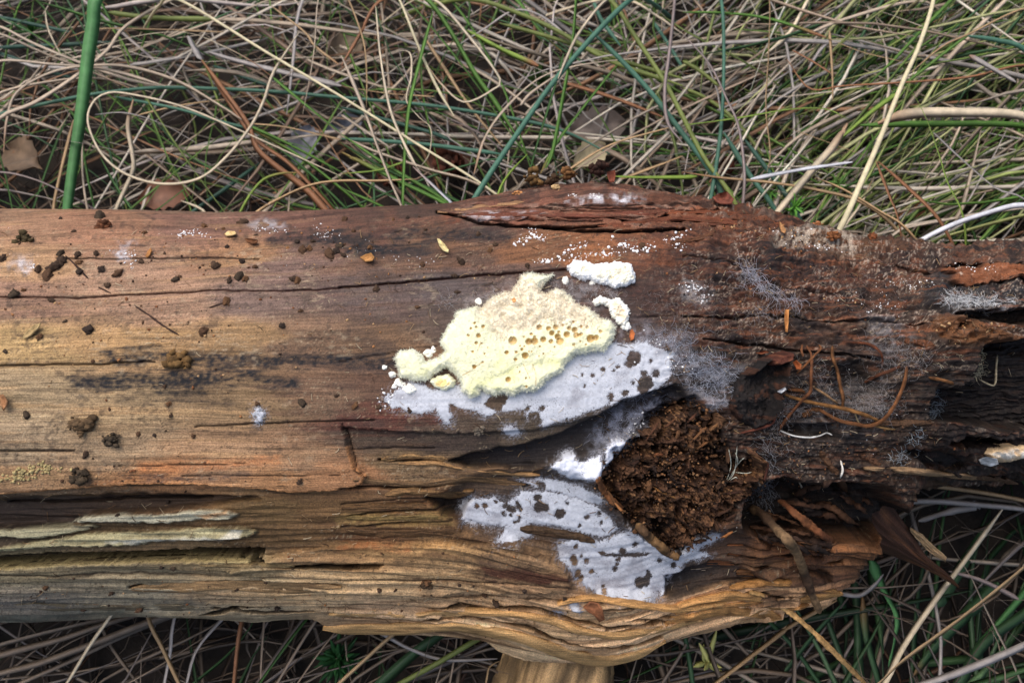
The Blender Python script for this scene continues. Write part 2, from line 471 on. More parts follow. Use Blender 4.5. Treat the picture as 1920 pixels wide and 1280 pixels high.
stain('A', [(0,950),(250,940),(600,930)], 7, 0.45, (92, 100, 88))
stain('A', [(760,190),(900,185),(1220,165),(1400,160)], 7, 0.6, (176, 112, 68))
stain('A', [(750,235),(950,240),(1250,225)], 6, 0.6, (58, 52, 54))
stain('C5', [(0,1195),(300,1200),(560,1205)], 8, 0.6, (92, 48, 38))
stain('T', [(60,240),(500,225),(1000,200),(1400,215)], 10, 0.4, (136, 78, 52))
stain('T', [(1180,205),(1500,240),(1800,270)], 9, 0.4, (140, 84, 54))
stain('B', [(0,470),(300,455),(540,452)], 9, 0.55, (150, 122, 72))
stain('A', [(1000,800),(1400,820),(1707,800)], 14, 0.5, (186, 150, 104))

# sooty mottling of the darker middle
over(sst(0.0, 0.5, fbm(PX / 70, PY / 24, 4, 141)) * sst(560, 760, PX) * sst(1350, 1150, PX) * sst(900, 840, PY), lin(62, 50, 45), 0.6)
over(sst(0.05, 0.45, fbm(PX / 9, PY / 6, 3, 142)) * sst(0.0, 0.4, fbm(PX / 90, PY / 40, 2, 143)) * sst(930, 880, PY), lin(58, 46, 40), 0.55)
over(sst(0.1, 0.5, fbm(PX / 11, PY / 5, 3, 144)) * sst(0.0, 0.4, fbm(PX / 80 + 3, PY / 40, 2, 145)) * smoothz, lin(170, 150, 122), 0.4)
# ---- relief
DISP += fbm(PX / 420, G / 110, 3, 150) * 3.0
DISP += fbm(PX / 160, G / 7, 3, 156) * (0.35 + 0.55 * lowz + 0.6 * rot)
DISP += fbm(PX / 70, G / 2.6, 2, 163) * 0.16
crest = sst(820, 920, PX) * sst(440, 410, PY)
DISP += crest * (fbm(PX / 60, G / 4, 3, 165) * 1.6 + fbm(PX / 25, G / 2, 2, 166) * 0.5)
over(crest * sst(0.1, 0.4, fbm(PX / 70, G / 3, 3, 167)), lin(48, 32, 26), 0.6)
over(crest * sst(0.2, 0.5, fbm(PX / 40, PY / 8, 3, 168)), lin(150, 128, 112), 0.35)
DISP += fbm(PX / 26, PY / 13, 4, 170) * rot * 2.6
blocky = np.round(fbm(PX / 90, G / 22, 2, 175) * 3.2) / 3.2
DISP += blocky * rot * 3.0
DISP += rot * (fbm(PX / 45, G / 3.2, 3, 176) * 1.9 + fbm(PX / 16, G / 1.8, 2, 177) * 0.7)
COL = COL * (1 - 0.28 * rot)[..., None]
over(rot * sst(0.05, 0.4, fbm(PX / 50, G / 3.2, 3, 178)), lin(30, 20, 17), 0.7)
over(rot * sst(0.15, 0.5, fbm(PX / 40 + 5, G / 2.6, 3, 179)), lin(134, 82, 54), 0.5)
over(rot * sst(0.35, 0.6, vn(PX / 2.2, PY / 1.9, 180)) * sst(-0.1, 0.3, fbm(PX / 50, PY / 30, 2, 182)), lin(176, 158, 140), 0.55)
DISP += fbm(PX / 8, PY / 8, 3, 181) * (0.22 + 0.8 * rot)
ridg = 1 - np.abs(fbm(PX / 300, G / 13, 2, 186)) * 2.2
DISP += lowz * ridg * 1.6
torn = sst(1370, 1440, PX) * sst(1000, 1030, PY)
DISP += torn * (fbm(PX / 140, G / 5, 3, 188) * 4.5 + fbm(PX / 60, G / 2.4, 2, 189) * 1.5)
over(torn * sst(0.05, 0.4, fbm(PX / 120, G / 4, 3, 191)), lin(58, 36, 24), 0.8)
over(lowz * sst(0.80, 0.99, ridg) * 0.0, lin(60, 45, 30))

# upper sound layer stands above the lower split layers
up = [(-900, -300), (-900, 925), (0, 922), (150, 910), (262, 902), (375, 902), (461, 909), (555, 920), (640, 917), (676, 909), (689, 894), (666, 875), (655, 838),
      (645, 800), (720, 806), (850, 812), (1000, 806), (1130, 775), (1260, 735), (1400, 700), (2900, 700), (2900, -300)]
mu = poly_m('I', up, 2.0, rag=2)
DN += mu * np.interp(PX, [0, 350, 1000, 1200, 1400, 1600], [7.5, 6.0, 2.5, 2.0, 0.5, 0.0])
dl = line_d(PT('I', up[2:13]), FX, FY)
over(sst(5, 1, dl) * mu, lin(205, 140, 85), 0.7)

def crack(sheet, pts, w, depth, c=(34, 20, 14)):
    global DN
    d = line_d(PT(sheet, pts), PX + w2 * 1.5, PY + w1 * 2.2)
    DN -= depth * sst(w + 1.2, 0.2, d)
    over(sst(w + 0.8, w * 0.3, d), lin(*c), 0.9)
crack('C4', [(360,325),(700,322),(1000,310),(1260,300),(1460,315)], 1.0, 1.5)
crack('C4', [(-600,540),(0,537),(500,530),(700,510),(1260,495),(1905,480)], 1.2, 2.2, (70, 30, 20))
crack('C5', [(0,475),(330,450),(640,420),(980,392),(1260,375)], 2.0, 3.0, (60, 26, 18))
crack('C4', [(-600,915),(0,910),(350,903),(620,898),(900,890)], 1.4, 2.5)
crack('C4', [(1120,1240),(1500,1225),(1905,1210),(2100,1208)], 1.3, 2.0)
crack('A', [(-500,104),(0,105),(420,108)], 1.4, 2.2)
crack('A', [(640,180),(1250,170)], 0.7, 1.2)
crack('A', [(950,225),(1707,235)], 0.7, 1.2)
crack('C5', [(0,880),(500,800),(560,790)], 0.5, 0.8)
crack('C5', [(1500,640),(1905,620)], 0.8, 1.6)
crack('C6', [(0,628),(400,640),(560,640),(700,660),(900,655),(1350,680)], 1.8, 4)
crack('C6', [(120,760),(400,790),(620,830),(1000,870),(1200,880)], 2.4, 5)
crack('C6', [(820,355),(1250,378),(1450,385)], 1.3, 2.5)
crack('C6', [(0,300),(350,350),(600,480),(900,500)], 0.8, 2)
crack('M', [(20,60),(70,180),(85,260),(110,400),(190,460)], 0.8, 2)
crack('M', [(280,330),(560,340),(760,335)], 1.8, 5)
crack('M', [(80,250),(400,235),(700,240)], 0.9, 1.5)
crack('M', [(0,540),(250,530),(480,560),(700,530),(1000,500),(1400,545)], 2.6, 5)
crack('M', [(0,650),(400,625),(650,620)], 1.0, 2)
crack('M', [(60,740),(400,710),(760,700)], 1.6, 3)
crack('M', [(0,820),(450,800),(830,790)], 1.2, 2)
crack('M', [(0,1115),(200,1108),(320,1108)], 2.0, 5)
crack('B', [(-800,955),(-500,900),(0,905),(350,900),(600,895),(850,905),(1000,920),(1150,960),(1330,1000),(1707,950)], 2.6, 6, (26, 18, 12))
crack('B', [(0,965),(400,972),(560,948),(720,955),(850,985),(960,1010),(1050,1050),(1150,1085),(1250,1105),(1350,1110),(1480,1090),(1600,1050)], 3.2, 8, (24, 16, 10))
crack('B', [(0,745),(500,760),(1000,790),(1140,800)], 0.9, 1.6)
crack('B', [(400,840),(900,860),(1110,870)], 0.9, 1.6)
crack('B', [(1300,900),(1707,890),(2100,870)], 1.2, 3)
crack('B', [(1450,960),(1707,930),(2100,900)], 1.2, 3)
crack('A', [(640,800),(950,795),(1020,770),(1250,775),(1410,800)], 2.2, 4)
crack('A', [(1060,905),(1330,930),(1707,940)], 1.8, 4)
crack('A', [(0,745),(500,740),(1000,745),(1400,740)], 0.8, 1.5)
crack('A', [(0,380),(400,375),(700,358),(1040,352)], 3.5, 5)
crack('T', [(0,215),(200,262),(420,275),(700,295),(900,300),(1200,290)], 3.0, 6, (26, 15, 11))
crack('T', [(200,250),(500,245),(800,250)], 1.0, 2.5, (40, 22, 16))
crack('T', [(60,230),(350,222),(700,235),(1000,225)], 0.8, 2.0, (44, 24, 18))
crack('T', [(500,170),(800,175),(1100,170),(1300,185)], 0.9, 2.0, (44, 26, 18))
crack('T', [(600,205),(900,200),(1150,195)], 0.8, 2.0, (44, 26, 18))
crack('T', [(520,285),(750,275),(820,270)], 2.5, 5, (30, 18, 12))
crack('T', [(740,225),(1000,255),(1150,210),(1300,205),(1500,230)], 2.0, 5, (34, 18, 12))
crack('T', [(900,250),(1200,240),(1500,262)], 1.6, 4, (34, 18, 12))
crack('T', [(140,180),(600,185),(1000,190)], 1.0, 2)
crack('Q', [(1060,400),(1400,385),(1920,400)], 3.0, 6, (20, 14, 10))

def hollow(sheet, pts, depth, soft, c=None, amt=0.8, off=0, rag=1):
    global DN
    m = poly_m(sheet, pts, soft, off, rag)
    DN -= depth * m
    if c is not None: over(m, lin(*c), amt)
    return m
# long recess below the white crust
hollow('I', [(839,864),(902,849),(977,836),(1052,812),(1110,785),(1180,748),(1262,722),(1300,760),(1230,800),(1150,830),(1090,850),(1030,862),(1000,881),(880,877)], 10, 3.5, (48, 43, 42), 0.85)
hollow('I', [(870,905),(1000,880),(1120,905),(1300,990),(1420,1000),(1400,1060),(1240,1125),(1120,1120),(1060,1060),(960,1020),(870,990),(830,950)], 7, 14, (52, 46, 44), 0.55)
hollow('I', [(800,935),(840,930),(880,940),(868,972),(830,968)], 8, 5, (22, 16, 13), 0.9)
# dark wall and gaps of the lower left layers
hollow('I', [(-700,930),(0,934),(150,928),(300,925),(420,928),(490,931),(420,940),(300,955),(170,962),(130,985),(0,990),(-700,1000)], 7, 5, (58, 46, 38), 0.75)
m = poly_m('A', [(420,440),(560,425),(800,430),(1040,395),(1140,405),(1200,430),(1150,455),(1000,450),(850,470),(560,462),(380,470),(300,490)], 1.6, rag=2)
DN += m * 3.5; over(m * (0.75 + 0.3 * blot + 0.5 * g1), lin(190, 186, 160), 0.85)
over(poly_m('A', [(1000,425),(1140,415),(1180,435),(1050,450)], 3), lin(205, 155, 105), 0.8)
m = poly_m('A', [(-900,520),(0,512),(300,490),(480,478),(500,500),(400,522),(200,545),(0,540),(-900,545)], 1.6, rag=2)
DN += m * 3.0; over(m * (0.8 + 0.6 * g1), lin(166, 160, 128), 0.75)
m = poly_m('A', [(-900,600),(0,590),(420,532),(800,515),(1100,490),(1250,490),(1290,520),(1200,545),(950,562),(700,580),(350,580),(0,612),(-900,620)], 1.6, rag=2)
DN += m * 4.0; over(m * (0.75 + 0.4 * blot + 0.5 * g1), lin(176, 168, 128), 0.8)
over(poly_m('A', [(560,560),(800,550),(1100,535),(1230,505),(1200,545),(950,562),(700,582)], 3), lin(214, 208, 190), 0.7)
d = line_d(PT('A', [(-900,700),(0,672),(300,655),(700,640),(1000,630),(1290,625)]), FX, FY)
DN -= 17 * sst(13, 4, d); over(sst(12, 5, d), lin(30, 22, 17), 0.8)
crack('A', [(1260,660),(1480,692),(1707,690),(1900,690)], 4.0, 10, (16, 12, 10))
over(sst(6, 1, line_d(PT('A', [(-900,725),(0,696),(300,680),(700,664),(1000,655),(1250,660)]), FX, FY)), lin(196, 176, 122), 0.6)  # lit top edge of the slab, painted as a pale line
# tan band with a torn upper edge
m = poly_m('I', [(430,1066),(520,1040),(600,1026),(689,1018),(730,1016),(797,1023),(970,1021),(1010,1040),(1060,1062),(1072,1096),(1060,1112),(700,1112),(560,1096)], 2.6, rag=2)
DN += m * 4.0
over(poly_m('B', [(700,700),(1000,715),(1140,740),(1140,775),(1000,775),(760,745)], 4), lin(70, 38, 26), 0.85)
# bottom ridges that flow round the branch collar
lowr = sst(1120, 1150, PY) * sst(560, 660, PX)
DN += lowr * (np.sin(G / 5.2 + fbm(PX / 200, G / 20, 2, 190) * 3) * 1.1 + fbm(PX / 160, G / 4, 2, 193) * 1.0)
over(lowr * sst(0.35, 0.9, -np.sin(G / 5.2 + fbm(PX / 200, G / 20, 2, 190) * 3)), lin(112, 76, 42), 0.55)
over(sst(0.25, 0.55, fbm(PX / 90, G / 5, 3, 197)) * lowz * sst(600, 700, PX), lin(72, 50, 32), 0.7)
hollow('E', [(-60,770),(0,745),(120,700),(230,690),(420,745),(400,785),(200,800),(60,830),(-60,850)], 8, 5, (34, 30, 30), 0.85)  # recess whose dark shadow is also put into the colour
crack('E', [(150,690),(400,700),(640,690),(800,680)], 2.2, 6, (24, 16, 12))
crack('E', [(250,610),(500,590),(740,610)], 1.6, 4, (34, 20, 14))
crack('E', [(250,655),(520,640),(700,650)], 1.6, 4, (34, 20, 14))
crack('E', [(300,750),(520,735),(740,740)], 2.0, 6, (26, 18, 13))
crack('E', [(200,860),(420,830),(600,835)], 1.6, 5, (40, 26, 16))
crack('E', [(0,900),(200,875),(420,890),(560,870)], 1.4, 4, (50, 32, 20))
# the knot hole with its rotten filling
KN = [(380,560),(530,470),(640,330),(740,260),(880,230),(1000,330),(1040,450),(1050,560),(1150,620),(1250,600),(1300,700),(1230,830),(1130,900),(1050,1000),
      (930,1080),(840,1160),(740,1190),(520,1020),(400,900),(270,760)]
kn_noise = fbm(PX / 22, PY / 22, 3, 198) * 26
mk = sst(-12, 12, sd_poly(PT('K', KN), WX, WY) + kn_noise)
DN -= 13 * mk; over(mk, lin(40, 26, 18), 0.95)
kd = sd_poly(PT('K', KN), WX, WY)
DN += 5 * np.exp(-((kd + 14) / 12) ** 2) * sst(1480, 1100, PX + 0 * kd) * sst(780, 900, PY)
# broken end: caves and splits
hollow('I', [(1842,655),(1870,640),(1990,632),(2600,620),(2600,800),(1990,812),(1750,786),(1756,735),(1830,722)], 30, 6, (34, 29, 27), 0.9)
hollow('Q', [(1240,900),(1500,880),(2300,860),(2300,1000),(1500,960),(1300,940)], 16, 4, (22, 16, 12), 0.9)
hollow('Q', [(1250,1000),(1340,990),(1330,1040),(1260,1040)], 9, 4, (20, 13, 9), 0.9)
hollow('I', [(1395,960),(1420,925),(1470,905),(1600,912),(1660,915),(1720,960),(1660,1016),(1560,1012),(1440,1014),(1400,990)], 30, 10, (26, 21, 18), 0.9)  # shade inside this hollow is painted near black
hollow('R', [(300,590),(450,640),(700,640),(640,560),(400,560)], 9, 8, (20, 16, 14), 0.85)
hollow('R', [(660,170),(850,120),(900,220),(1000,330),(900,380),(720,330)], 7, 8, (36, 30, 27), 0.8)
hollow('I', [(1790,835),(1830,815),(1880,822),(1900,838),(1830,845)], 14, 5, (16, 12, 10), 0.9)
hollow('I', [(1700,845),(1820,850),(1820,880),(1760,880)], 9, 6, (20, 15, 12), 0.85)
# rust plank by the broken end stands proud
m = poly_m('Q', [(1060,470),(1100,420),(1140,395),(1500,400),(2600,400),(2600,560),(1900,580),(1660,560),(1500,585),(1260,570),(1170,560),(1200,500)], 2, rag=2)
DN += m * 6; over(m, lin(132, 78, 46), 0.75)
over(line_m('Q', [(1170,575),(1350,590),(1500,595),(1660,575),(1900,590)], 3.0), lin(18, 12, 10), 0.9)  # painted shadow line beneath the plank
over(m * sst(0.2, 0.5, fbm(PX / 12, PY / 6, 3, 203)) * sst(1840, 1780, PX), lin(200, 185, 165), 0.6)
# brown shelf under it
m = poly_m('Q', [(960,960),(1040,900),(1300,920),(1500,1000),(1900,1100),(1880,1180),(1300,1200),(1100,1150),(950,1080)], 4)
DN += m * (3 + 4 * fbm(PX / 18, PY / 9, 3, 207)); over(m, lin(112, 72, 42), 0.6)
# wet blackened wood round the knot and along the lower rotten side
bk = sst(-40, 40, sd_poly([(1210,690),(1290,640),(1420,650),(1520,690),(1700,690),(1950,640),(1950,900),(1600,905),(1400,900),(1330,760),(1240,760)], WX, WY, 90) + fbm(PX / 40, PY / 24, 3, 208) * 40)
over(bk * (0.75 + 0.5 * fbm(PX / 12, PY / 7, 3, 209)), lin(30, 25, 24), 0.72)
# white films of mould stained into the wood
def film(sheet, pts, amt, soft=10, sc=9, c=(196, 192, 196)):
    m = poly_m(sheet, pts, soft) * sst(-0.45, 0.45, fbm(PX / sc, PY / sc, 3, 211))
    over(m, lin(*c), amt)
film('T', [(620,155),(700,120),(820,130),(900,105),(960,135),(1010,145),(900,165),(780,165)], 0.9, 6)
film('T', [(120,225),(220,205),(420,205),(520,215),(330,235),(180,242)], 0.8, 5)
film('C4', [(1380,120),(1500,95),(1600,110),(1620,150),(1450,150)], 0.55, 8)
film('C4', [(670,280),(740,260),(760,320),(690,330)], 0.8, 6, 5)
film('C4', [(150,350),(210,330),(240,370),(190,410)], 0.6, 6, 5)
film('C4', [(60,380),(150,310),(250,320),(220,400)], 0.3, 10, 7)
film('C4', [(690,215),(800,215),(800,260),(700,260)], 0.35, 8)
film('C5', [(1150,480),(1250,430),(1420,460),(1560,480),(1560,560),(1400,590),(1250,520)], 0.5, 16, 12, (150, 146, 148))
film('C5', [(640,560),(820,480),(960,430),(1000,500),(800,580),(660,640)], 0.35, 18, 12, (165, 155, 150))
film('C5', [(1500,650),(1700,680),(1905,760),(1905,900),(1750,900),(1550,760)], 0.5, 26, 12, (150, 148, 156))
film('C6', [(0,760),(120,820),(250,950),(330,930),(260,1150),(120,1180),(0,1000)], 0.55, 22, 14, (150, 150, 158))
film('K', [(250,480),(400,330),(620,250),(740,240),(560,420),(420,540),(250,560)], 0.6, 22, 10, (176, 180, 196))
film('C6', [(1000,650),(1200,640),(1250,760),(1150,900),(1050,820)], 0.4, 20, 9, (160, 155, 155))
film('C6', [(1440,520),(1600,510),(1850,560),(1800,600),(1500,590)], 0.5, 16, 8, (190, 190, 190))
film('C6', [(0,430),(80,450),(160,480),(140,560),(60,560),(0,520)], 0.35, 14, 5, (190, 188, 188))
film('C6', [(520,170),(800,120),(1000,200),(950,280),(700,260),(500,250)], 0.5, 12, 5, (205, 190, 170))
film('C6', [(560,1000),(800,1000),(1150,1000),(1100,1280),(700,1280)], 0.3, 30, 12, (140, 134, 132))

calm = sst(-6, 14, sd_poly(PT('I', [(870,930),(1000,895),(1120,905),(1300,990),(1400,1000),(1380,1050),(1240,1125),(1120,1120),(1060,1060),(960,1020),(870,985)]), PX, PY))
DISP = DISP * (1 - 0.75 * calm)
DN = np.clip(DN, -46, 14)
side = sst(88, 72, np.abs(np.where(np.degrees(TH) > 180, np.degrees(TH) - 360, np.degrees(TH)))) + 0 * PX
# the log tapers away beyond the picture at both ends (left: a plain sawn end; right: the broken end)
d3 = DISP * 1e-3
dn3 = DN * 1e-3
U3 = UU + nu * d3 + nu * dn3 * (1 - side) * 0.3; N3 = NN + nn_ * d3 + dn3 * side
LOGV = to_world(XX, U3, N3)
LPX = 960 + F * XX / (D - N3); LPY = 640 - F * U3 / (D - N3)
RR, CC = PX.shape
idx = np.arange(RR * CC).reshape(RR, CC)
idw = np.vstack([idx, idx[:1]])
LOGF = np.stack([idw[:-1, :-1], idw[:-1, 1:], idw[1:, 1:], idw[1:, :-1]], -1).reshape(-1, 4)
UVW = np.stack([PX, G, DISP + DN], -1)
log = bpy.data.objects.new('fallen_log', None)
COLL.objects.link(log)
log['label'] = 'weathered fallen log with split fibres and a crumbling dark rotten end'
log['category'] = 'log'
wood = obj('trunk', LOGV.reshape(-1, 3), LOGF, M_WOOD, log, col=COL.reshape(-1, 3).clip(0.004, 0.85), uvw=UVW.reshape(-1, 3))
for ci, off in ((0, -0.012), (CC - 1, 0.02)):            # the two end faces, beyond the picture
    ring = LOGV[:, ci]; cen = ring.mean(0); vs_ = []
    for k, f in enumerate((1.0, 0.8, 0.6, 0.4, 0.2)):
        vs_.append(cen + (ring - cen) * f + np.array([off * (1 - f), 0, 0]) + (rng.normal(0, 0.0015, ring.shape) if k else 0))
    vs_ = np.vstack(vs_ + [cen[None] + np.array([[off, 0, 0]])])
    fa = []
    for k in range(4):
        i0 = k * RR + np.arange(RR); i1 = k * RR + (np.arange(RR) + 1) % RR
        fa.append(np.stack([i0, i1, i1 + RR, i0 + RR], -1))
    i0 = 4 * RR + np.arange(0, RR, 2); i1 = 4 * RR + (np.arange(0, RR, 2) + 1) % RR; i2 = 4 * RR + (np.arange(0, RR, 2) + 2) % RR
    fa.append(np.stack([i0, i1, i2, np.full(len(i0), 5 * RR)], -1))
    obj('end_face', vs_, np.vstack(fa), M_BIT, log, col=lin(120, 90, 60))

# depth of the finished surface, for laying things on it
GS = 2.0
DW, DH = int(2300 / GS), int(1300 / GS)
DM = np.full((DH, DW), -1.0)
fr = np.abs(np.degrees(th)) < 92
ix = ((LPX[fr] + 190) / GS).astype(int).ravel(); iy = ((LPY[fr]) / GS).astype(int).ravel(); nv = N3[fr].ravel()
ok = (ix >= 0) & (ix < DW) & (iy >= 0) & (iy < DH)
np.maximum.at(DM, (iy[ok], ix[ok]), nv[ok])
have = DM > -0.5
dm = np.where(have, DM, 0)
for _ in range(60):
    if have.all(): break
    s_ = np.zeros_like(dm); c_ = np.zeros_like(dm)
    for sy, sx in ((0, 1), (0, -1), (1, 0), (-1, 0)):
        s_ += np.roll(np.where(have, dm, 0), (sy, sx), (0, 1)); c_ += np.roll(have.astype(float), (sy, sx), (0, 1))
    new = (~have) & (c_ > 0)
    dm[new] = s_[new] / c_[new]; have |= new
DM = dm

def blur_map(A, k):
    for ax_ in (0, 1):
        A = sum(np.roll(A, j, ax_) for j in range(-k, k + 1)) / (2 * k + 1)
    return A
DMS = blur_map(blur_map(DM, 3), 3)

def surf_n(px, py, smooth=False):
    A = DMS if smooth else DM
    fx = np.clip((np.asarray(px, float) + 190) / GS - 0.5, 0, DW - 2); fy = np.clip(np.asarray(py, float) / GS - 0.5, 0, DH - 2)
    i = fy.astype(int); j = fx.astype(int); a = fx - j; b = fy - i
    return (A[i, j] * (1 - a) + A[i, j + 1] * a) * (1 - b) + (A[i + 1, j] * (1 - a) + A[i + 1, j + 1] * a) * b

def on_log(px, py, lift=0.0, smooth=False):
    """world point on the log's skin under photo position, lifted (m) towards the open air"""
    n = surf_n(px, py, smooth)
    x = (np.asarray(px, float) - 960) * (D - n) / F; u = (640 - np.asarray(py, float)) * (D - n) / F
    return to_world(x, u, n + lift)

# ---------------------------------------------------------------- fungus and mould
def lump(name, outline, H, R, step, label, cat, colf, rough=1.0, pores=(), group=None, rag=3.0, hmod=None, parent=None, mat=None):
    """a cushion growing on the log: outline in photo px, height H (m), edge radius R (px)"""
    P = np.array(outline, float)
    gx = np.arange(P[:, 0].min() - 8, P[:, 0].max() + 8, step); gy = np.arange(P[:, 1].min() - 8, P[:, 1].max() + 8, step)
    X, Y = np.meshgrid(gx, gy)
    d = sd_poly([tuple(p) for p in P], X, Y) + fbm(X / 9, Y / 9, 3, 300) * rag + fbm(X / 2.6, Y / 2.6, 2, 306) * rag * 0.35
    t = np.clip(d / R, 0, 1)
    h = H * np.sqrt(np.clip(1 - (1 - t) ** 2, 0, 1))
    h = h * (1 + 0.25 * fbm(X / 45, Y / 45, 2, 311))
    if hmod is not None: h = hmod(X, Y, h, d)
    gran = fbm(X / 2.2, Y / 2.2, 2, 320)
    h = h + t * S * rough * (fbm(X / 11, Y / 11, 3, 315) * 2.4 + gran * 0.75)
    pm = np.zeros(X.shape)
    for (x, y, r) in pores:
        q = np.hypot(X - x + vn(X / 4, Y / 4, 325) * 0.5, (Y - y) * 1.02) / r
        c = np.clip(1 - q * q, 0, 1) ** 0.5
        h = h - c * min(r * 1.7, 12) * S
        h = h + np.exp(-((q - 1.15) / 0.2) ** 2) * S * 0.35
        pm = np.maximum(pm, sst(1.05, 0.75, q))
    h = np.where(d < 0, -0.0012, h - 0.0006)
    V = on_log(X, Y, h, smooth=True)
    # round the rim outwards a little so that it overhangs
    Fq = grid_faces(*X.shape)
    keep = (d.ravel()[Fq] > -step * 1.2).any(1)
    Fq = Fq[keep]
    used = np.unique(Fq); mp = np.zeros(X.size, int); mp[used] = np.arange(len(used))
    C = colf(X, Y, d, pm, gran).reshape(-1, 3)
    o = obj(name, V.reshape(-1, 3)[used], mp[Fq], mat or M_FUNGUS, parent, label, cat, group, col=C[used].clip(0, 0.9))
    return o, (X, Y, d, V)

def mixc(a, b, m):
    return a * (1 - m[..., None]) + b * m[..., None]

FO = PT('C5', [(300,868),(325,822),(400,816),(452,848),(470,880),(560,856),(573,830),(555,770),(580,705),(622,665),(650,610),(720,580),(790,582),(830,535),(890,505),
      (950,500),(985,450),(1000,405),(1060,392),(1125,405),(1190,394),(1196,408),(1135,448),(1112,500),(1150,512),(1200,476),(1255,505),(1312,562),(1380,592),(1440,640),(1500,662),
      (1528,700),(1512,770),(1462,832),(1400,830),(1305,850),(1262,892),(1232,940),(1150,992),(1080,1052),(1008,1048),(960,1078),(900,1066),(850,1072),(782,1042),(776,1076),
      (730,1090),(672,1052),(665,990),(620,942),(588,912),(530,952),(480,992),(420,990),(330,970),(314,920)])
PORES = [(680,520,8),(657,555,7),(692,547,7),(640,600,8),(706,602,13),(690,650,9),(728,652,6),(668,707,7),(745,720,6),(735,543,10),(890,713,12),(930,635,24),(948,758,10),
 (952,710,9),(990,692,9),(1012,733,19),(978,670,5),(1005,672,5),(1035,707,5),(1053,707,5),(1035,642,20),(1073,640,21),(1052,592,9),(1073,610,8),(1130,628,17),(1108,673,6),
 (1105,548,16),(1187,585,15),(1165,555,14),(1212,546,16),(1233,580,9),(1225,610,18),(1240,640,21),(1182,640,13),(1285,595,18),(1258,532,9),(1300,555,13),(1335,566,17),
 (1330,512,8),(1345,600,17),(1378,592,10),(1365,600,10),(1378,543,10),(1418,545,9),(1440,622,23),(1475,617,17),(1328,660,9),(1370,640,6),(1410,660,6),(1205,677,5),
 (1130,720,6),(1103,735,5),(900,890,16),(1015,880,6),(1020,935,8),(975,840,6),(678,805,12),(960,810,4),(733,775,6),(1505,575,10),(1003,610,7),(1175,705,4),(765,680,4)]
PORES = [(700 + x / 3.556, 460 + y / 3.556, r / 3.556 * 1.22) for x, y, r in PORES]
CREAM, IVORY, PEACH, LEMON, TANP = lin(230, 228, 190), lin(234, 234, 214), lin(242, 230, 206), lin(226, 225, 164), lin(212, 174, 110)
def peach_zone(X, Y):
    return np.clip(sst(-22, 8, sd_poly(PT('P', [(700,400),(860,330),(1000,230),(1130,300),(1220,290),(1330,370),(1480,480),(1400,520),(1150,500),(1000,540),(860,600),(800,520),(740,470)]), X, Y)
                   + fbm(X / 14, Y / 14, 3, 330) * 16), 0, 1)
def f_col(X, Y, d, pm, gran):
    c = mixc(np.broadcast_to(CREAM, X.shape + (3,)), LEMON, sst(0.0, 0.7, fbm(X / 40, Y / 40, 3, 335) + (Y - 690) / 120) * 0.9)
    c = mixc(c, IVORY, sst(14, 0, d + fbm(X / 8, Y / 8, 2, 337) * 5) * 0.9)
    c = mixc(c, PEACH, peach_zone(X, Y) * 0.9)
    c = c * (1 + 0.06 * gran + 0.05 * fbm(X / 7, Y / 7, 3, 339))[..., None]
    c = mixc(c, TANP, pm * 0.75)
    cr = np.minimum.reduce([line_d(PT('P', l), X, Y) for l in ([(600,860),(660,830),(690,800),(740,770)], [(1080,930),(1080,850),(1060,790)], [(700,700),(720,640)], [(1000,790),(1040,880)])])
    return mixc(c, lin(176, 138, 84), sst(1.2, 0.2, cr + vn(X / 3, Y / 3, 8) * 0.6) * 0.8)
def f_h(X, Y, h, d):
    z = peach_zone(X, Y)
    h = h * (1 - 0.34 * z) + z * S * (fbm(X / 5, Y / 5, 3, 341) * 2.4 + fbm(X / 16, Y / 16, 2, 342) * 5)
    left = sst(830, 800, X)
    h = h * (1 - 0.25 * left)
    v = line_d(PT('P', [(780,900),(1000,800),(1250,790)]), X, Y)
    return h - S * 3.5 * np.exp(-(v / 7) ** 2) - S * 6 * sst(12, 0, np.hypot((X - 1000) / 2.2, Y - 600)) * 0
fungus, FG = lump('poroid_fungus', FO, 26 * S, 17, 0.95, 'pale lemon cushion fungus with round open pores spread over the log', 'fungus', f_col, pores=PORES, hmod=f_h, rough=0.8)

def w_col(base, tip):
    def f(X, Y, d, pm, gran):
        c = mixc(np.broadcast_to(lin(*base), X.shape + (3,)), lin(*tip), sst(4, 14, d + fbm(X / 8, Y / 8, 3, 350) * 9))
        return c * (1 + 0.12 * gran)[..., None]
    return f
lump('fungus_cushion', PT('C5', [(1262,362),(1298,326),(1370,320),(1400,346),(1450,336),(1560,324),(1620,345),(1646,400),(1640,450),(1590,470),(1530,476),(1460,462),(1420,442),(1370,432),(1330,436),(1280,402)]),
     22 * S, 15, 0.9, 'fluffy white double cushion of fungus with tan crown above the pored fungus', 'fungus', w_col((250, 249, 244), (246, 234, 208)), rough=2.6, rag=4)
lump('fungus_curl', PT('C5', [(1392,552),(1430,514),(1500,530),(1558,528),(1602,580),(1612,640),(1580,692),(1556,682),(1500,642),(1488,592),(1460,572),(1420,578)]),
     12 * S, 9, 0.9, 'crumbly cream hook of fungus curling beside the pored fungus', 'fungus', w_col((248, 244, 232), (238, 220, 190)), rough=2.6, rag=5)
lump('fungus_lobe', PT('C5', [(496,1000),(530,960),(600,954),(640,990),(632,1030),(570,1052),(520,1032)]),
     15 * S, 9, 0.9, 'small lemon lobe with a torn tan centre under the neck of the pored fungus', 'fungus', w_col((244, 240, 205), (226, 204, 140)), rough=1.8, rag=3)
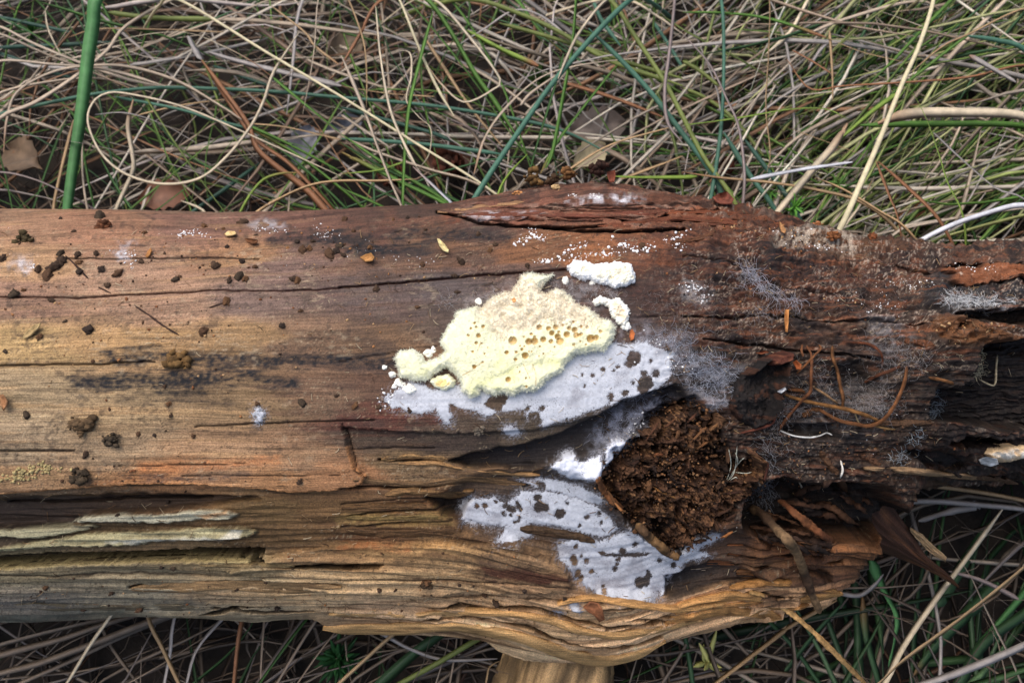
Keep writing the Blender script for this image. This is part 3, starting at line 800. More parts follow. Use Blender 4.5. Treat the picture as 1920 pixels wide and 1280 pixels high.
for k, (x, y, r) in enumerate([(765,550,24),(485,842,27),(518,822,17),(285,955,22),(240,918,16),(320,1000,24),(385,1040,36),(1590,692,28),(1250,432,22),(755,492,9),(345,1015,16),(300,1025,14),
                               (1560,620,16),(1600,600,14),(1400,445,18)]):
    a = np.linspace(0, 2 * math.pi, 11)[:-1]
    rr = r * (0.8 + 0.35 * rng.random(10))
    o_ = [(x + rr[i] * math.cos(a[i]) * 1.1, y + rr[i] * math.sin(a[i])) for i in range(10)]
    lump('fungus_bead', PT('C5', o_), r / 2.977 * 0.8 * S, r / 2.977 * 0.8, 0.9, 'tiny white bead of fungus beside the pored fungus', 'fungus', w_col((246, 242, 230), (244, 236, 214)),
         rough=2.0, rag=3.0, group='beads of fungus round the large one')

# velvet nap on the large fungus, densest at its rim and crown
X, Y, d, V = FG
pz = peach_zone(X, Y)
pr = np.where(d > 0.5, 0.05 + 0.9 * sst(9, 1, d) + 0.55 * pz, 0).ravel(); pr /= pr.sum()
sel = rng.choice(X.size, 9000, p=pr)
root = V.reshape(-1, 3)[sel]
gy_, gx_ = np.gradient(d); gl = np.hypot(gx_, gy_) + 1e-6
ox = (-gx_ / gl).ravel()[sel]; oy = (gy_ / gl).ravel()[sel]
rim = sst(10, 1, d).ravel()[sel]
dirv = to_world(ox * rim, oy * rim, np.full(len(sel), 0.65)) - to_world(0.0, 0.0, 0.0)
dirv += rng.normal(0, 0.45, dirv.shape)
dirv /= np.linalg.norm(dirv, axis=1, keepdims=True)
ln_ = (rng.uniform(1.6, 5.2, len(sel)) * S)[:, None]
Pn = np.stack([root - dirv * ln_ * 0.3, root + dirv * ln_ * 0.5, root + dirv * ln_ + rng.normal(0, 0.5 * S, root.shape)], 1)
Wn = np.tile(np.array([0.7, 0.55, 0.2]) * S, (len(sel), 1))
v_, f_ = tubes(Pn, Wn, 1.0, 3)
cc = np.repeat(mixc(np.broadcast_to(IVORY, (len(sel), 3)), PEACH, pz.ravel()[sel] * 0.85), 9, axis=0)
obj('nap', v_, f_, M_FUNGUS, fungus, kind='stuff', col=cc)

# ---- white crusts of mycelium: thin felted skins lying on the wood
MY = {
 'upper': ('I', [(718,756),(741,723),(788,717),(815,729),(850,722),(960,735),(1030,700),(1060,672),(1100,655),(1150,640),(1177,645),(1211,635),(1232,649),(1262,662),(1264,690),(1246,722),(1226,731),
                 (1144,758),(1104,771),(1043,791),(1016,799),(1010,772),(989,784),(976,766),(932,773),(909,780),(870,764),(848,762),(846,796),(828,781),(821,766),(788,775),(741,768)],
           'large white felt of mycelium spreading out below the pored fungus'),
 'lowerleft': ('B', [(590,430),(620,370),(760,365),(830,400),(900,340),(1000,330),(1130,350),(1250,400),(1350,470),(1400,520),(1340,560),(1260,560),(1100,520),(1000,508),(930,500),(960,568),(880,588),(770,582),(820,512),(700,502),(600,482)],
           'speckled white felt of mycelium in the split wood left of the knot'),
 'strip': ('B', [(880,280),(940,288),(1000,262),(1150,290),(1300,350),(1302,402),(1200,388),(1100,345),(950,312)],
           'narrow smooth white band of mycelium curving toward the knot'),
 'lower': ('I', [(1045,1025),(1082,1017),(1124,1020),(1184,997),(1240,1020),(1262,1036),(1300,1022),(1352,996),(1358,1014),(1320,1036),(1340,1046),(1285,1062),(1272,1092),(1228,1130),(1195,1127),(1127,1122),(1090,1096),(1071,1070),(1052,1055)],
           'broad white felt of mycelium with dark holes below the knot'),
 'lip': ('B', [(1045,202),(1080,160),(1150,128),(1190,172),(1240,160),(1290,138),(1302,232),(1270,266),(1180,272),(1090,240)],
           'thick bright white mycelium on the lip beside the knot'),
 'dab': ('B', [(1318,112),(1390,50),(1450,70),(1440,112),(1390,150),(1360,180),(1355,220),(1310,232),(1298,215),(1320,150)],
           'bright white dab of mycelium climbing the knot rim'),
 'spot': ('I', [(942,800),(958,796),(975,803),(979,814),(960,817),(946,812)], 'small isolated white spot of mycelium in the grey recess'),
 'tuft': ('C4', [(1440,1180),(1460,1130),(1480,1150),(1500,1165),(1490,1200),(1475,1232),(1450,1220)], 'small white woolly fleck on the bare tan wood'),
 'fleck': ('B', [(1060,925),(1090,920),(1110,935),(1080,942)], 'tiny white fleck on the lowest tan ridge'),
 'smear': ('B', [(1130,880),(1160,870),(1210,900),(1200,920),(1150,905)], 'small white smear beside a brown leaf flake'),
}
HOLES = {'upper': [('poly', 'I', [(908,755),(925,738),(956,738),(950,752),(936,770),(914,764)]), ('poly', 'I', [(842,755),(868,764),(895,770),(880,779),(850,775)]),
                   ('poly', 'C5', [(1050,1165),(1100,1160),(1108,1230),(1060,1225),(1040,1200)]),
                   (1187,671,11),(1178,681,6),(1210,716,11),(1204,729,8),(1206,699,4),(1130,692,3.4),(1109,703,2.6),(1171,736,4),(1144,741,3.6),(1143,747,3),(989,765,3),(1016,765,3.6),(1157,686,1.8),
                   (1149,694,1.4),(1186,716,2.2),(1090,701,1.5),(1095,722,1.6),(1228,700,5),(1220,676,3)],
         'lowerleft': [(893,954.5,3),(908,953,3.2),(929,946,2.2),(945,966,2),(948,954,4),(955,958,5),(961,961,4.5),(973,955,4),(970,948,3),(977,962,2),(945,972,1.6),(958,971,1.8),(1012,955,8),(1022,957,6),
                   (1008,938,5),(1050,969,7),(1056,966,4),(1065,949.5,2),(1126,967,3),(975,975,2),(972,982,2.4),(966,985,2),(1103,975,3),(1090,990,2),(1130,985,3)],
         'strip': [(1017,915,5.5),(1010,912,3)],
         'lower': [(1082,1031,3),(1077,1053,5),(1080,1060,4),(1103,1058,2.5),(1093,1048,1.5),(1163,1055,3),(1160,1064,2),(1194,1025,4),(1171,1040,5),(1205,1099,8),(1214,1096,7),(1221,1087,4),(1157,1073,3),
                   (1086,1080,4),(1091,1090,5),(1112,1078,3),(1136,1114,3.5),(1133,1106,2.5),(1259,1089,3),(1257,1101,2.5),(1242,1056,3),(1221,1080,2),(1270,1066,4),('poly','B',[(1290,640),(1400,650),(1560,640),(1540,660),(1400,668),(1310,660)])],
         }
allm = np.zeros(PX.shape)
for key, (sh, pts, label) in MY.items():
    P0 = PT(sh, pts)
    xs = [p[0] for p in P0]; ys = [p[1] for p in P0]
    e = sd_poly(P0, FX + w1 * 5, FY + w2 * 4)
    e = e + fbm(PX / 3.2, PY / 3.2, 2, 360) * 2.6 + np.minimum(vn(PX / 1.7, PY / 1.7, 361) * 4.5 + 0.5, 0) * sst(9, 2, e) + fbm(PX / 14, PY / 14, 3, 365) * (3.5 if key in ('upper', 'lower', 'lowerleft') else 1.5)
    e = np.minimum(e, 30)
    frost = sst(-14, 3, e + fbm(PX / 9, PY / 9, 3, 363) * 9) * (vn(PX / 1.9, PY / 1.9, 364) > 0.15 - 0.45 * sst(-8, 4, e)); e_out = e
    for hdef in HOLES.get(key, []):
        if hdef[0] == 'poly':
            e = np.minimum(e, -sd_poly(PT(hdef[1], hdef[2]), FX, FY) * 1.8 - 1)
        else:
            e = np.where(np.abs(PX - hdef[0]) < 40, np.minimum(e, (np.hypot(FX - hdef[0], FY - hdef[1]) - hdef[2] * 1.15 - 1.6) * 2.2), e)
    if key == 'upper':      # thin and broken towards its far end
        e = e - sst(780, 725, PX) * (4 + 7 * fbm(PX / 9, PY / 9, 2, 371)) - sst(1190, 1270, PX) * (3 + 7 * fbm(PX / 8, PY / 8, 3, 373))
    allm = np.maximum(allm, np.where((e_out > -2) & (e < 1), 0, frost))
    front = (np.abs(np.degrees(th)) < 88)[:, None]
    e = np.where(front, e, -99)
    hgt = np.clip(e, -1, 4) / 4
    lift = 0.00022 + np.where(e > 0, 0.00028 * hgt + 0.00012 * fbm(PX / 4, PY / 4, 2, 377), 0)
    dens = np.clip(sst(-6.5, 4.5, e + fbm(PX / 5, PY / 5, 2, 378) * 1.6) * (0.92 + 0.22 * fbm(PX / 26, PY / 18, 3, 376)), 0, 1)
    if key in ('lip', 'dab', 'tuft'): lift = lift * 2.2 + np.where(e > 1, 0.0006 * (1 + fbm(PX / 6, PY / 6, 2, 379)), 0)
    keep = (e.ravel()[LOGF] > -6).any(1)
    Fk = LOGF[keep]; used = np.unique(Fk); mp = np.zeros(PX.size, int); mp[used] = np.arange(len(used))
    Vv = to_world(XX, U3 + nu * lift, N3 + nn_ * lift).reshape(-1, 3)[used]
    tone = np.broadcast_to(lin(184, 187, 194), PX.shape + (3,)) if key not in ('lip', 'dab', 'patch') else np.broadcast_to(lin(214, 217, 226), PX.shape + (3,))
    cc = mixc(tone, lin(132, 130, 136), np.clip(sst(2.2, 0, e) * 0.6 + 0.55 * sst(0.1, 0.6, fbm(PX / 30, PY / 20, 3, 381)), 0, 1))
    cc = cc * (1 + 0.10 * fbm(PX / 3, PY / 3, 2, 383))[..., None]
    o = obj('mycelium_crust', Vv, mp[Fk], M_MYC, None, label, 'fungus', col=cc.reshape(-1, 3)[used].clip(0, 0.85))
    ca = np.empty(len(used) * 4, np.float32); o.data.attributes['col'].data.foreach_get('color', ca); ca = ca.reshape(-1, 4); ca[:, 3] = dens.ravel()[used]
    o.data.attributes['col'].data.foreach_set('color', ca.ravel())

over(np.where((np.abs(np.degrees(th)) < 88)[:, None], allm, 0), lin(168, 168, 176), 0.45)       # frosting on the wood round the crusts
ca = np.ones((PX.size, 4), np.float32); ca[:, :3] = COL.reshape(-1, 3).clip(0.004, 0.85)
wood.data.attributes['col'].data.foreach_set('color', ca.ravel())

# ---- loose white granules (uncountable)
def icosa():
    t = (1 + 5 ** 0.5) / 2
    v = np.array([(-1, t, 0), (1, t, 0), (-1, -t, 0), (1, -t, 0), (0, -1, t), (0, 1, t), (0, -1, -t), (0, 1, -t), (t, 0, -1), (t, 0, 1), (-t, 0, -1), (-t, 0, 1)], float)
    v /= np.linalg.norm(v[0])
    f = np.array([(0, 11, 5), (0, 5, 1), (0, 1, 7), (0, 7, 10), (0, 10, 11), (1, 5, 9), (5, 11, 4), (11, 10, 2), (10, 7, 6), (7, 1, 8), (3, 9, 4), (3, 4, 2), (3, 2, 6), (3, 6, 8), (3, 8, 9), (4, 9, 5), (2, 4, 11), (6, 2, 10), (8, 6, 7), (9, 8, 1)])
    return v, f
ICV, ICF = icosa()
def pebbles(pos, rad, squash=0.7, jit=0.25, elong=None, r_=None):
    r_ = r_ or rng
    n = len(pos)
    v = np.broadcast_to(ICV, (n, 12, 3)) * (1 + r_.uniform(-jit, jit, (n, 12, 1)))
    sc = np.stack([r_.uniform(0.75, 1.35, n), r_.uniform(0.7, 1.1, n), np.full(n, squash)], -1)
    if elong is not None: sc[:, 0] *= elong
    v = v * sc[:, None, :]
    an = r_.uniform(0, 6.28, n) if elong is None else r_.normal(0, 0.5, n)
    c, s_ = np.cos(an)[:, None], np.sin(an)[:, None]
    v = np.stack([v[..., 0] * c - v[..., 1] * s_, v[..., 0] * s_ + v[..., 1] * c, v[..., 2]], -1)
    V = np.asarray(pos)[:, None, :] + v * np.asarray(rad)[:, None, None]
    Fc = (ICF[None] + (np.arange(n) * 12)[:, None, None]).reshape(-1, 3)
    return V.reshape(-1, 3), Fc

gp = []
def spray(sheet, pts, n, spread, r0, r1):
    P0 = catmull(np.array(PT(sheet, pts)), 60)
    for _ in range(n):
        p = P0[rng.integers(60)] + rng.normal(0, 1, 2) * np.array(spread)
        gp.append((p[0], p[1], r0 + (r1 - r0) * rng.random() ** 3))
spray('T', [(480,440),(560,440),(620,410),(680,370),(760,350)], 60, (5, 3), 0.7, 2.8)
spray('T', [(640,420),(760,410),(880,400)], 60, (8, 4), 0.7, 2.6)
spray('T', [(850,345),(920,370),(1000,385),(1040,355)], 60, (8, 4), 0.7, 3.2)
spray('T', [(370,355),(430,320),(500,330),(550,320)], 50, (6, 4), 0.6, 2.4)
spray('T', [(440,280),(480,295)], 14, (5, 3), 0.6, 2.0)
spray('T', [(1100,340),(1180,320),(1210,290)], 26, (5, 3), 0.7, 2.8)
spray('T', [(1150,370),(1200,372)], 16, (4, 3), 0.7, 2.8)
spray('T', [(760,120),(790,130)], 12, (6, 2), 0.8, 2.6)
spray('T', [(640,120),(680,118)], 9, (4, 2), 0.7, 2.0)
spray('C4', [(975,190),(1040,170),(1100,165),(1140,180)], 46, (5, 3), 0.6, 2.2)
spray('C4', [(1380,150),(1480,150),(1600,160)], 24, (8, 3), 0.5, 2.0)
spray('C4', [(1760,105),(1800,180),(1890,180)], 36, (8, 4), 0.5, 1.8)
spray('C4', [(690,320),(740,290),(740,375)], 26, (4, 3), 0.5, 2.0)
spray('C4', [(180,345),(200,370)], 16, (4, 3), 0.5, 1.6)
spray('C4', [(0,200),(900,300),(1800,500)], 16, (60, 40), 0.4, 1.2)
spray('C5', [(30,260),(160,240),(360,330),(560,340)], 30, (10, 10), 0.4, 1.2)
spray('C5', [(240,1130),(300,1050),(380,1050)], 60, (9, 9), 0.6, 2.2)
spray('C5', [(1700,780),(1800,860),(1900,900)], 60, (14, 14), 0.6, 2.2)
spray('K', [(400,560),(460,500),(480,430),(560,330)], 46, (9, 9), 0.5, 2.4)
spray('K', [(860,340),(960,350)], 16, (6, 2), 0.7, 2.4)
spray('K', [(100,160),(300,260),(240,420)], 30, (24, 22), 0.4, 1.0)
spray('C6', [(0,460),(100,490),(130,540)], 60, (7, 7), 0.5, 2.6)
spray('C6', [(560,170),(700,230),(900,260)], 70, (22, 6), 0.5, 1.9)
spray('Q', [(500,560),(700,600),(900,620)], 60, (18, 8), 0.4, 1.5)
spray('Q', [(300,760),(500,800),(700,850)], 50, (22, 12), 0.4, 1.5)
spray('Q', [(1220,420),(1380,440),(1650,440)], 50, (9, 4), 0.5, 1.8)
spray('R', [(100,400),(500,450),(1200,500)], 50, (60, 40), 0.4, 1.0)
spray('K', [(500,600),(800,800),(1200,800)], 70, (40, 40), 0.4, 1.1)
gp = np.array(gp)
pos = on_log(gp[:, 0], gp[:, 1], gp[:, 2] * S * 0.35)
v_, f_ = pebbles(pos, gp[:, 2] * S, 0.75)
obj('white_granules', v_, f_, M_MYC, None, 'scatter of tiny white fungal granules dusted over the log', 'fungus', kind='stuff', col=lin(240, 239, 238), smooth=True)

# ---- cobwebby strands
def strands(name, label, regions, n, length, width, col, lift=(0.3, 3), wander=0.38, cat='mould', kind=None, bias=None):
    P_, W_ = [], []
    for _ in range(n):
        sh, cx, cy, rx, ry = regions[rng.integers(len(regions))]
        (px, py), = PT(sh, [(cx, cy)]); k = SHEET[sh][2]
        p = np.array([px + rng.normal() * rx / k, py + rng.normal() * ry / k])
        a = rng.uniform(0, 6.28) if bias is None else bias + rng.normal(0, 0.5) + (math.pi if rng.random() < 0.5 else 0)
        L = length * rng.uniform(0.5, 1.4); q = []; lf = rng.uniform(*lift)
        for t in range(8):
            q.append((p[0], p[1], lf * (0.25 + math.sin(math.pi * t / 7))))
            a += rng.normal() * wander
            p = p + np.array([math.cos(a), math.sin(a)]) * L / 7
        q = np.array(q)
        P_.append(on_log(q[:, 0], q[:, 1], q[:, 2] * S * 3.5, smooth=True)); W_.append(np.linspace(1, 0.6, 8) * width * S * rng.uniform(0.5, 1.05))
    v_, f_ = tubes(np.array(P_), np.array(W_), 1.0, 3)
    return obj(name, v_, f_, M_STRAND, None, label, cat, kind=kind, col=np.repeat(lin(*col)[None], len(v_), 0) * np.repeat(rng.uniform(0.7, 1.1, n), 24)[:, None])
strands('mould_web', 'pale slanting wisp of cobwebby mould on the rusty rotten wood', [('C6', 350, 380, 16, 14), ('C6', 400, 400, 14, 16), ('C6', 430, 450, 14, 16), ('C6', 470, 490, 18, 14), ('C6', 540, 530, 26, 10), ('C6', 620, 545, 22, 8)], 170, 26, 0.65, (196, 196, 206), bias=0.7, kind='stuff')
strands('mould_web', 'thin grey mould threads round the pale slanting wisp', [('C6', 330, 440, 26, 36), ('C6', 480, 600, 40, 16), ('C6', 420, 630, 40, 6)], 60, 22, 0.5, (176, 172, 176), kind='stuff')
strands('mould_web', 'bright white fan of mould threads under the rust plank', [('Q', 1300, 760, 60, 26), ('Q', 1200, 740, 60, 34), ('Q', 1400, 780, 90, 26), ('Q', 1600, 780, 80, 30)], 170, 20, 0.75, (238, 238, 238), bias=0.25, kind='stuff')
strands('mould_web', 'grey woolly mould between the white crust and the dark fin', [('C6', 60, 880, 60, 40), ('C6', 160, 930, 60, 40), ('C6', 230, 1000, 40, 60), ('C6', 120, 1000, 50, 60), ('C5', 1850, 760, 60, 30)], 420, 24, 0.5, (196, 200, 212), kind='stuff')
strands('mould_web', 'grey threads of mould on the blackened rim of the knot', [('K', 450, 420, 90, 60), ('K', 600, 300, 70, 40), ('K', 350, 480, 70, 50)], 260, 15, 0.5, (178, 182, 198), kind='stuff')
strands('mould_web', 'dim grey mould among the brown rootlets', [('R', 560, 250, 160, 90), ('R', 850, 350, 120, 80), ('R', 1000, 80, 70, 60), ('R', 350, 450, 60, 60), ('R', 950, 430, 80, 40), ('R', 250, 650, 60, 100), ('R', 1150, 120, 90, 60), ('R', 700, 450, 160, 60)], 800, 20, 0.42, (176, 172, 172), kind='stuff')
strands('mould_web', 'cream brush of mould threads hanging off the broken edge', [('R', 1560, 90, 50, 30), ('R', 1600, 130, 30, 40), ('R', 1610, 200, 24, 30), ('R', 1450, 150, 40, 40)], 150, 16, 0.7, (206, 196, 168), bias=0.9, kind='stuff')
strands('mould_web', 'fine grey mould between the pored fungus and its white cushion', [('C5', 1300, 480, 60, 30), ('C5', 1420, 480, 50, 20), ('C5', 1200, 500, 40, 30), ('C5', 1480, 500, 50, 18), ('C5', 820, 530, 40, 30), ('C5', 600, 545, 60, 16)], 260, 13, 0.42, (196, 192, 190), kind='stuff')
strands('mould_web', 'pale mould hem along the stepped break in the dark wood', [('R', 1340, 400, 14, 50), ('R', 1180, 640, 30, 30), ('R', 1080, 770, 40, 22), ('R', 1320, 470, 16, 20)], 130, 13, 0.6, (178, 188, 196), kind='stuff')
strands('mould_web', 'faint mould threads over the rusty decayed wood', [('C6', 700, 560, 200, 60), ('C6', 300, 700, 160, 60), ('C6', 1000, 480, 200, 60), ('C6', 100, 560, 70, 50), ('C5', 1780, 560, 80, 40)], 420, 11, 0.34, (168, 160, 156), kind='stuff')
strands('mould_web', 'wispy grey mould beneath the knot edge', [('R', 190, 980, 40, 50), ('R', 150, 1050, 40, 30), ('R', 220, 800, 16, 90)], 150, 22, 0.55, (176, 178, 184), bias=1.2, kind='stuff')

# ---------------------------------------------------------------- parts of the log: torn strips, fins, rotten filling
def cam_pt(px, py, n):
    px, py, n = np.broadcast_arrays(np.asarray(px, float), py, n)
    return to_world((px - 960) * (D - n) / F, (640 - py) * (D - n) / F, n)

def strip(sheet, pts, w, col, lift=1.2, thick=3.0, name='wood_strip', seed=0, taper=(0.35, 0.3), parent=log):
    c = catmull(np.array(PT(sheet, pts)), 70)
    t = np.linspace(0, 1, 70)
    tg = np.gradient(c, axis=0); tg /= np.linalg.norm(tg, axis=1, keepdims=True); nm = np.stack([-tg[:, 1], tg[:, 0]], -1)
    ww = w * (1 + 0.35 * fbm(t * 9, t * 0 + seed, 3, 400 + seed)) * np.clip(np.minimum(t / 0.12, (1 - t) / 0.12) + np.where(t < 0.5, taper[0], taper[1]), 0, 1)
    K = 9
    s_ = np.linspace(-1, 1, K)
    q = c[:, None, :] + nm[:, None, :] * (s_[None, :] * ww[:, None] * 0.5)[..., None]
    prof_ = (1 - np.abs(s_) ** 3)[None, :] * thick * 1e-3 * (0.7 + 0.5 * fbm(t * 14, t * 0 + 3, 2, 410 + seed))[:, None]
    grainz = fbm(t[:, None] * 8 + 0 * s_[None], s_[None] * 3.2 + seed * 3.3 + 0 * t[:, None], 3, 420 + seed)
    top = on_log(q[..., 0], q[..., 1], lift * 1e-3 + prof_ + grainz * 0.0009, smooth=True)
    bot = on_log(q[..., 0], q[..., 1], lift * 1e-3 - 0.0025 + 0 * prof_, smooth=True)
    V = np.concatenate([top, bot[:, ::-1]], 1)
    M_ = 2 * K
    i = np.arange(70 * M_).reshape(70, M_)
    a, b = i[:-1], i[1:]
    Fq = np.stack([a, b, np.roll(b, -1, 1), np.roll(a, -1, 1)], -1).reshape(-1, 4)
    caps = []
    for r in (0, 69):
        for k in range(K - 1):
            caps.append([i[r, k], i[r, k + 1], i[r, M_ - 2 - k], i[r, M_ - 1 - k]])
    Fq = np.vstack([Fq, caps])
    ct = lin(*col) * (1 + 0.35 * grainz + 0.3 * fbm(t[:, None] * 20, s_[None] * 5 + 0 * t[:, None], 2, 430 + seed))[..., None]
    dk = sst(0.25, 0.6, fbm(t[:, None] * 11 + 0 * s_[None], s_[None] * 1.5 + 7 + 0 * t[:, None], 3, 440 + seed))
    ct = mixc(ct, lin(70, 48, 30), dk * 0.6)
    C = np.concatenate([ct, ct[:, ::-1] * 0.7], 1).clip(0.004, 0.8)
    uvw = np.zeros(V.shape); uvw[..., 0] = c[:, None, 0]; uvw[..., 1] = np.concatenate([q[..., 1], q[:, ::-1, 1]], 1)
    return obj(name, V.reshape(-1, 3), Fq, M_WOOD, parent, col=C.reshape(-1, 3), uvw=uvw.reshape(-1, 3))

STR = [('M', [(300,322),(500,305),(700,312),(800,325)], 7, (168, 130, 84), 0.5, 2.0), ('M', [(430,356),(700,352),(850,378),(1000,402),(1250,425),(1490,440)], 7, (190, 145, 95), 1.0, 2.6),
 ('M', [(90,480),(350,500),(600,510),(850,480),(1000,470),(1380,510)], 9, (128, 98, 66), 0.6, 2.4), ('M', [(330,585),(500,560),(700,575),(850,590),(995,552)], 10, (150, 112, 70), 1.4, 3.0),
 ('M', [(40,760),(300,762),(600,752),(840,756)], 8, (142, 116, 68), 0.6, 2.4), ('M', [(0,690),(300,680),(640,670)], 8, (108, 78, 46), 0.4, 2.0),
 ('M', [(30,850),(300,880),(640,870),(900,850)], 12, (104, 74, 44), 0.4, 2.2), ('M', [(1340,840),(1500,860),(1700,890),(1900,940)], 13, (84, 62, 40), 1.0, 3.0),
 ('B', [(-90,1005),(60,1010),(300,1008),(560,998),(760,1025),(930,1062),(1130,1135),(1300,1165),(1470,1135),(1620,1065)], 20, (206, 162, 106), 0.8, 3.5),
 ('B', [(520,915),(850,932),(1050,965),(1200,1015),(1400,1042),(1600,1005),(1800,960)], 14, (204, 158, 102), 0.6, 3.0),
 ('B', [(-60,932),(200,936),(420,940),(640,930)], 12, (196, 155, 104), 0.4, 2.5), ('B', [(1080,880),(1250,850),(1450,880),(1707,905),(2000,870)], 13, (200, 150, 92), 1.0, 3.5),
 ('E', [(-60,905),(100,862),(250,842),(420,852),(620,855),(790,826)], 15, (190, 140, 84), 1.0, 3.5), ('E', [(-90,985),(60,945),(200,918),(360,930),(490,952)], 20, (196, 142, 84), 0.6, 3.5),
 ('E', [(230,800),(400,775),(560,785),(700,800),(775,822)], 13, (176, 126, 72), 1.0, 3.0), ('E', [(-40,930),(120,895),(300,880),(520,900),(640,880)], 12, (178, 128, 76), 0.5, 3.0),
 ('E', [(900,205),(1100,215),(1300,235),(1500,255)], 11, (150, 120, 88), 1.5, 4.0), ('E', [(1450,250),(1580,262),(1660,280)], 9, (96, 70, 50), 1.5, 3.5),
 ('A', [(-60,705),(300,678),(700,662),(1000,655),(1260,662)], 8, (178, 158, 110), 0.6, 2.5), ('A', [(1000,690),(1250,690),(1475,692)], 8, (150, 126, 86), 0.6, 2.2),
 ('A', [(660,810),(900,800),(1100,790),(1400,805),(1707,800)], 15, (184, 146, 100), 0.3, 2.2), ('A', [(-60,905),(300,905),(700,900),(1000,905)], 12, (132, 118, 92), 0.3, 2.2),
 ('A', [(-60,310),(250,292),(560,282),(820,285),(1080,278),(1290,310)], 9, (120, 88, 58), -3.0, 2.6), ('A', [(320,345),(560,335),(900,325),(1240,335),(1700,345)], 8, (112, 84, 54), -4.0, 2.6),
 ('T', [(0,200),(130,185),(280,165),(420,152)], 6, (186, 140, 98), 0.3, 2.0), ('T', [(120,222),(350,210),(640,215),(900,210),(1200,190)], 8, (128, 72, 52), 0.3, 2.4),
 ('T', [(780,270),(950,260),(1150,232),(1350,240),(1520,262)], 9, (130, 72, 46), 0.8, 3.0), ('T', [(1100,205),(1300,195),(1500,225),(1680,262)], 8, (136, 74, 44), 0.6, 3.0),
 ('T', [(1140,352),(1240,335),(1320,315),(1350,290)], 6, (116, 74, 48), 1.0, 2.2), ('T', [(1300,255),(1500,250),(1650,275)], 8, (112, 64, 42), 0.6, 2.6),
 ('Q', [(720,1165),(860,1180),(1020,1215)], 9, (110, 66, 40), 1.0, 2.5), ('R', [(930,545),(1100,545),(1310,535)], 10, (96, 68, 46), 1.0, 3.0),
 ('R', [(560,730),(620,820),(680,900),(735,1000)], 10, (98, 66, 42), 1.0, 3.5), ('R', [(830,760),(920,800),(1020,880)], 8, (92, 60, 40), 0.8, 3.0),
 ('R', [(440,500),(490,470),(545,445)], 9, (104, 66, 36), 1.0, 3.0)]
for k, (sh, pts, w, col, lf, tk) in enumerate(STR):
    strip(sh, pts, w * (1.0 if sh in 'BE' else 1.25), tuple(c * (0.92 if sh in 'BE' else 0.8) for c in col), lf * (1 if sh in 'BE' else 0.5) - 0.2, tk * (1.0 if sh in 'BE' else 0.3 if sh == 'T' else 0.55), seed=k)

def loft(name, sheet, A_, B_, nA, nB, thick, col, parent=None, label=None, cat=None, ridge=0.0, seed=0, tint=None, jag=2.0):
    if parent is not None:      # parts of the log start from its skin
        pa, pb = np.array(PT(sheet, A_)), np.array(PT(sheet, B_))
        k_ = np.linspace(0, 1, len(A_)); nA = surf_n(pa[:, 0], pa[:, 1], True) * (1 - 0.5 * k_) + np.array(nA) * 0.5 * k_ + 0.0015 - 0.007 * np.clip(1 - 3 * k_, 0, 1); nB = surf_n(pb[:, 0], pb[:, 1], True) * (1 - 0.5 * k_) + np.array(nB) * 0.5 * k_ + 0.0015 - 0.007 * np.clip(1 - 3 * k_, 0, 1)
    a = catmull(np.column_stack([PT(sheet, A_), np.broadcast_to(nA, len(A_))]), 60)
    b = catmull(np.column_stack([PT(sheet, B_), np.broadcast_to(nB, len(B_))]), 60)
    t = np.linspace(0, 1, 60); K = 27; s_ = np.linspace(0, 1, K)
    q = a[:, None] * (1 - s_)[None, :, None] + b[:, None] * s_[None, :, None]
    edge = np.abs(2 * s_ - 1) ** 2
    q[..., 0] += fbm(t[:, None] * 12, s_[None] * 4 + 0 * t[:, None], 3, 450 + seed) * jag * edge[None]
    gr = fbm(t[:, None] * 5 + 0 * s_[None], s_[None] * 6 + 0 * t[:, None], 3, 455 + seed)
    fib = fbm(t[:, None] * 2.5 + 0 * s_[None], s_[None] * 16 + 0 * t[:, None], 2, 457 + seed)
    n_top = q[..., 2] + ridge * (1 - edge)[None] + gr * 0.0026 + fib * 0.0022
    top = cam_pt(q[..., 0], q[..., 1], n_top); bot = cam_pt(q[..., 0], q[..., 1], n_top - thick * (1 - 0.7 * edge)[None])
    V = np.concatenate([top, bot[:, ::-1]], 1); M_ = 2 * K
    i = np.arange(60 * M_).reshape(60, M_); aa, bb = i[:-1], i[1:]
    Fq = np.stack([aa, bb, np.roll(bb, -1, 1), np.roll(aa, -1, 1)], -1).reshape(-1, 4)
    caps = [[i[r, k], i[r, k + 1], i[r, M_ - 2 - k], i[r, M_ - 1 - k]] for r in (0, 59) for k in range(K - 1)]
    ct = lin(*col) * (1 + 0.45 * gr + 0.5 * fib + 0.3 * fbm(t[:, None] * 14, s_[None] * 12 + 0 * t[:, None], 2, 460 + seed))[..., None]
    if tint is not None: ct = mixc(ct, lin(*tint), sst(0.0, 0.5, fbm(t[:, None] * 4, s_[None] * 5 + 0 * t[:, None], 3, 465 + seed)))
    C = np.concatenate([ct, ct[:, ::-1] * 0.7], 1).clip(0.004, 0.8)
    uvw = np.zeros(V.shape); uvw[..., 0] = t[:, None] * 220; uvw[..., 1] = np.concatenate([s_ * 60, s_[::-1] * 60])[None]
    return obj(name, V.reshape(-1, 3), np.vstack([Fq, caps]), M_WOOD, parent, label, cat, col=C.reshape(-1, 3), uvw=uvw.reshape(-1, 3))

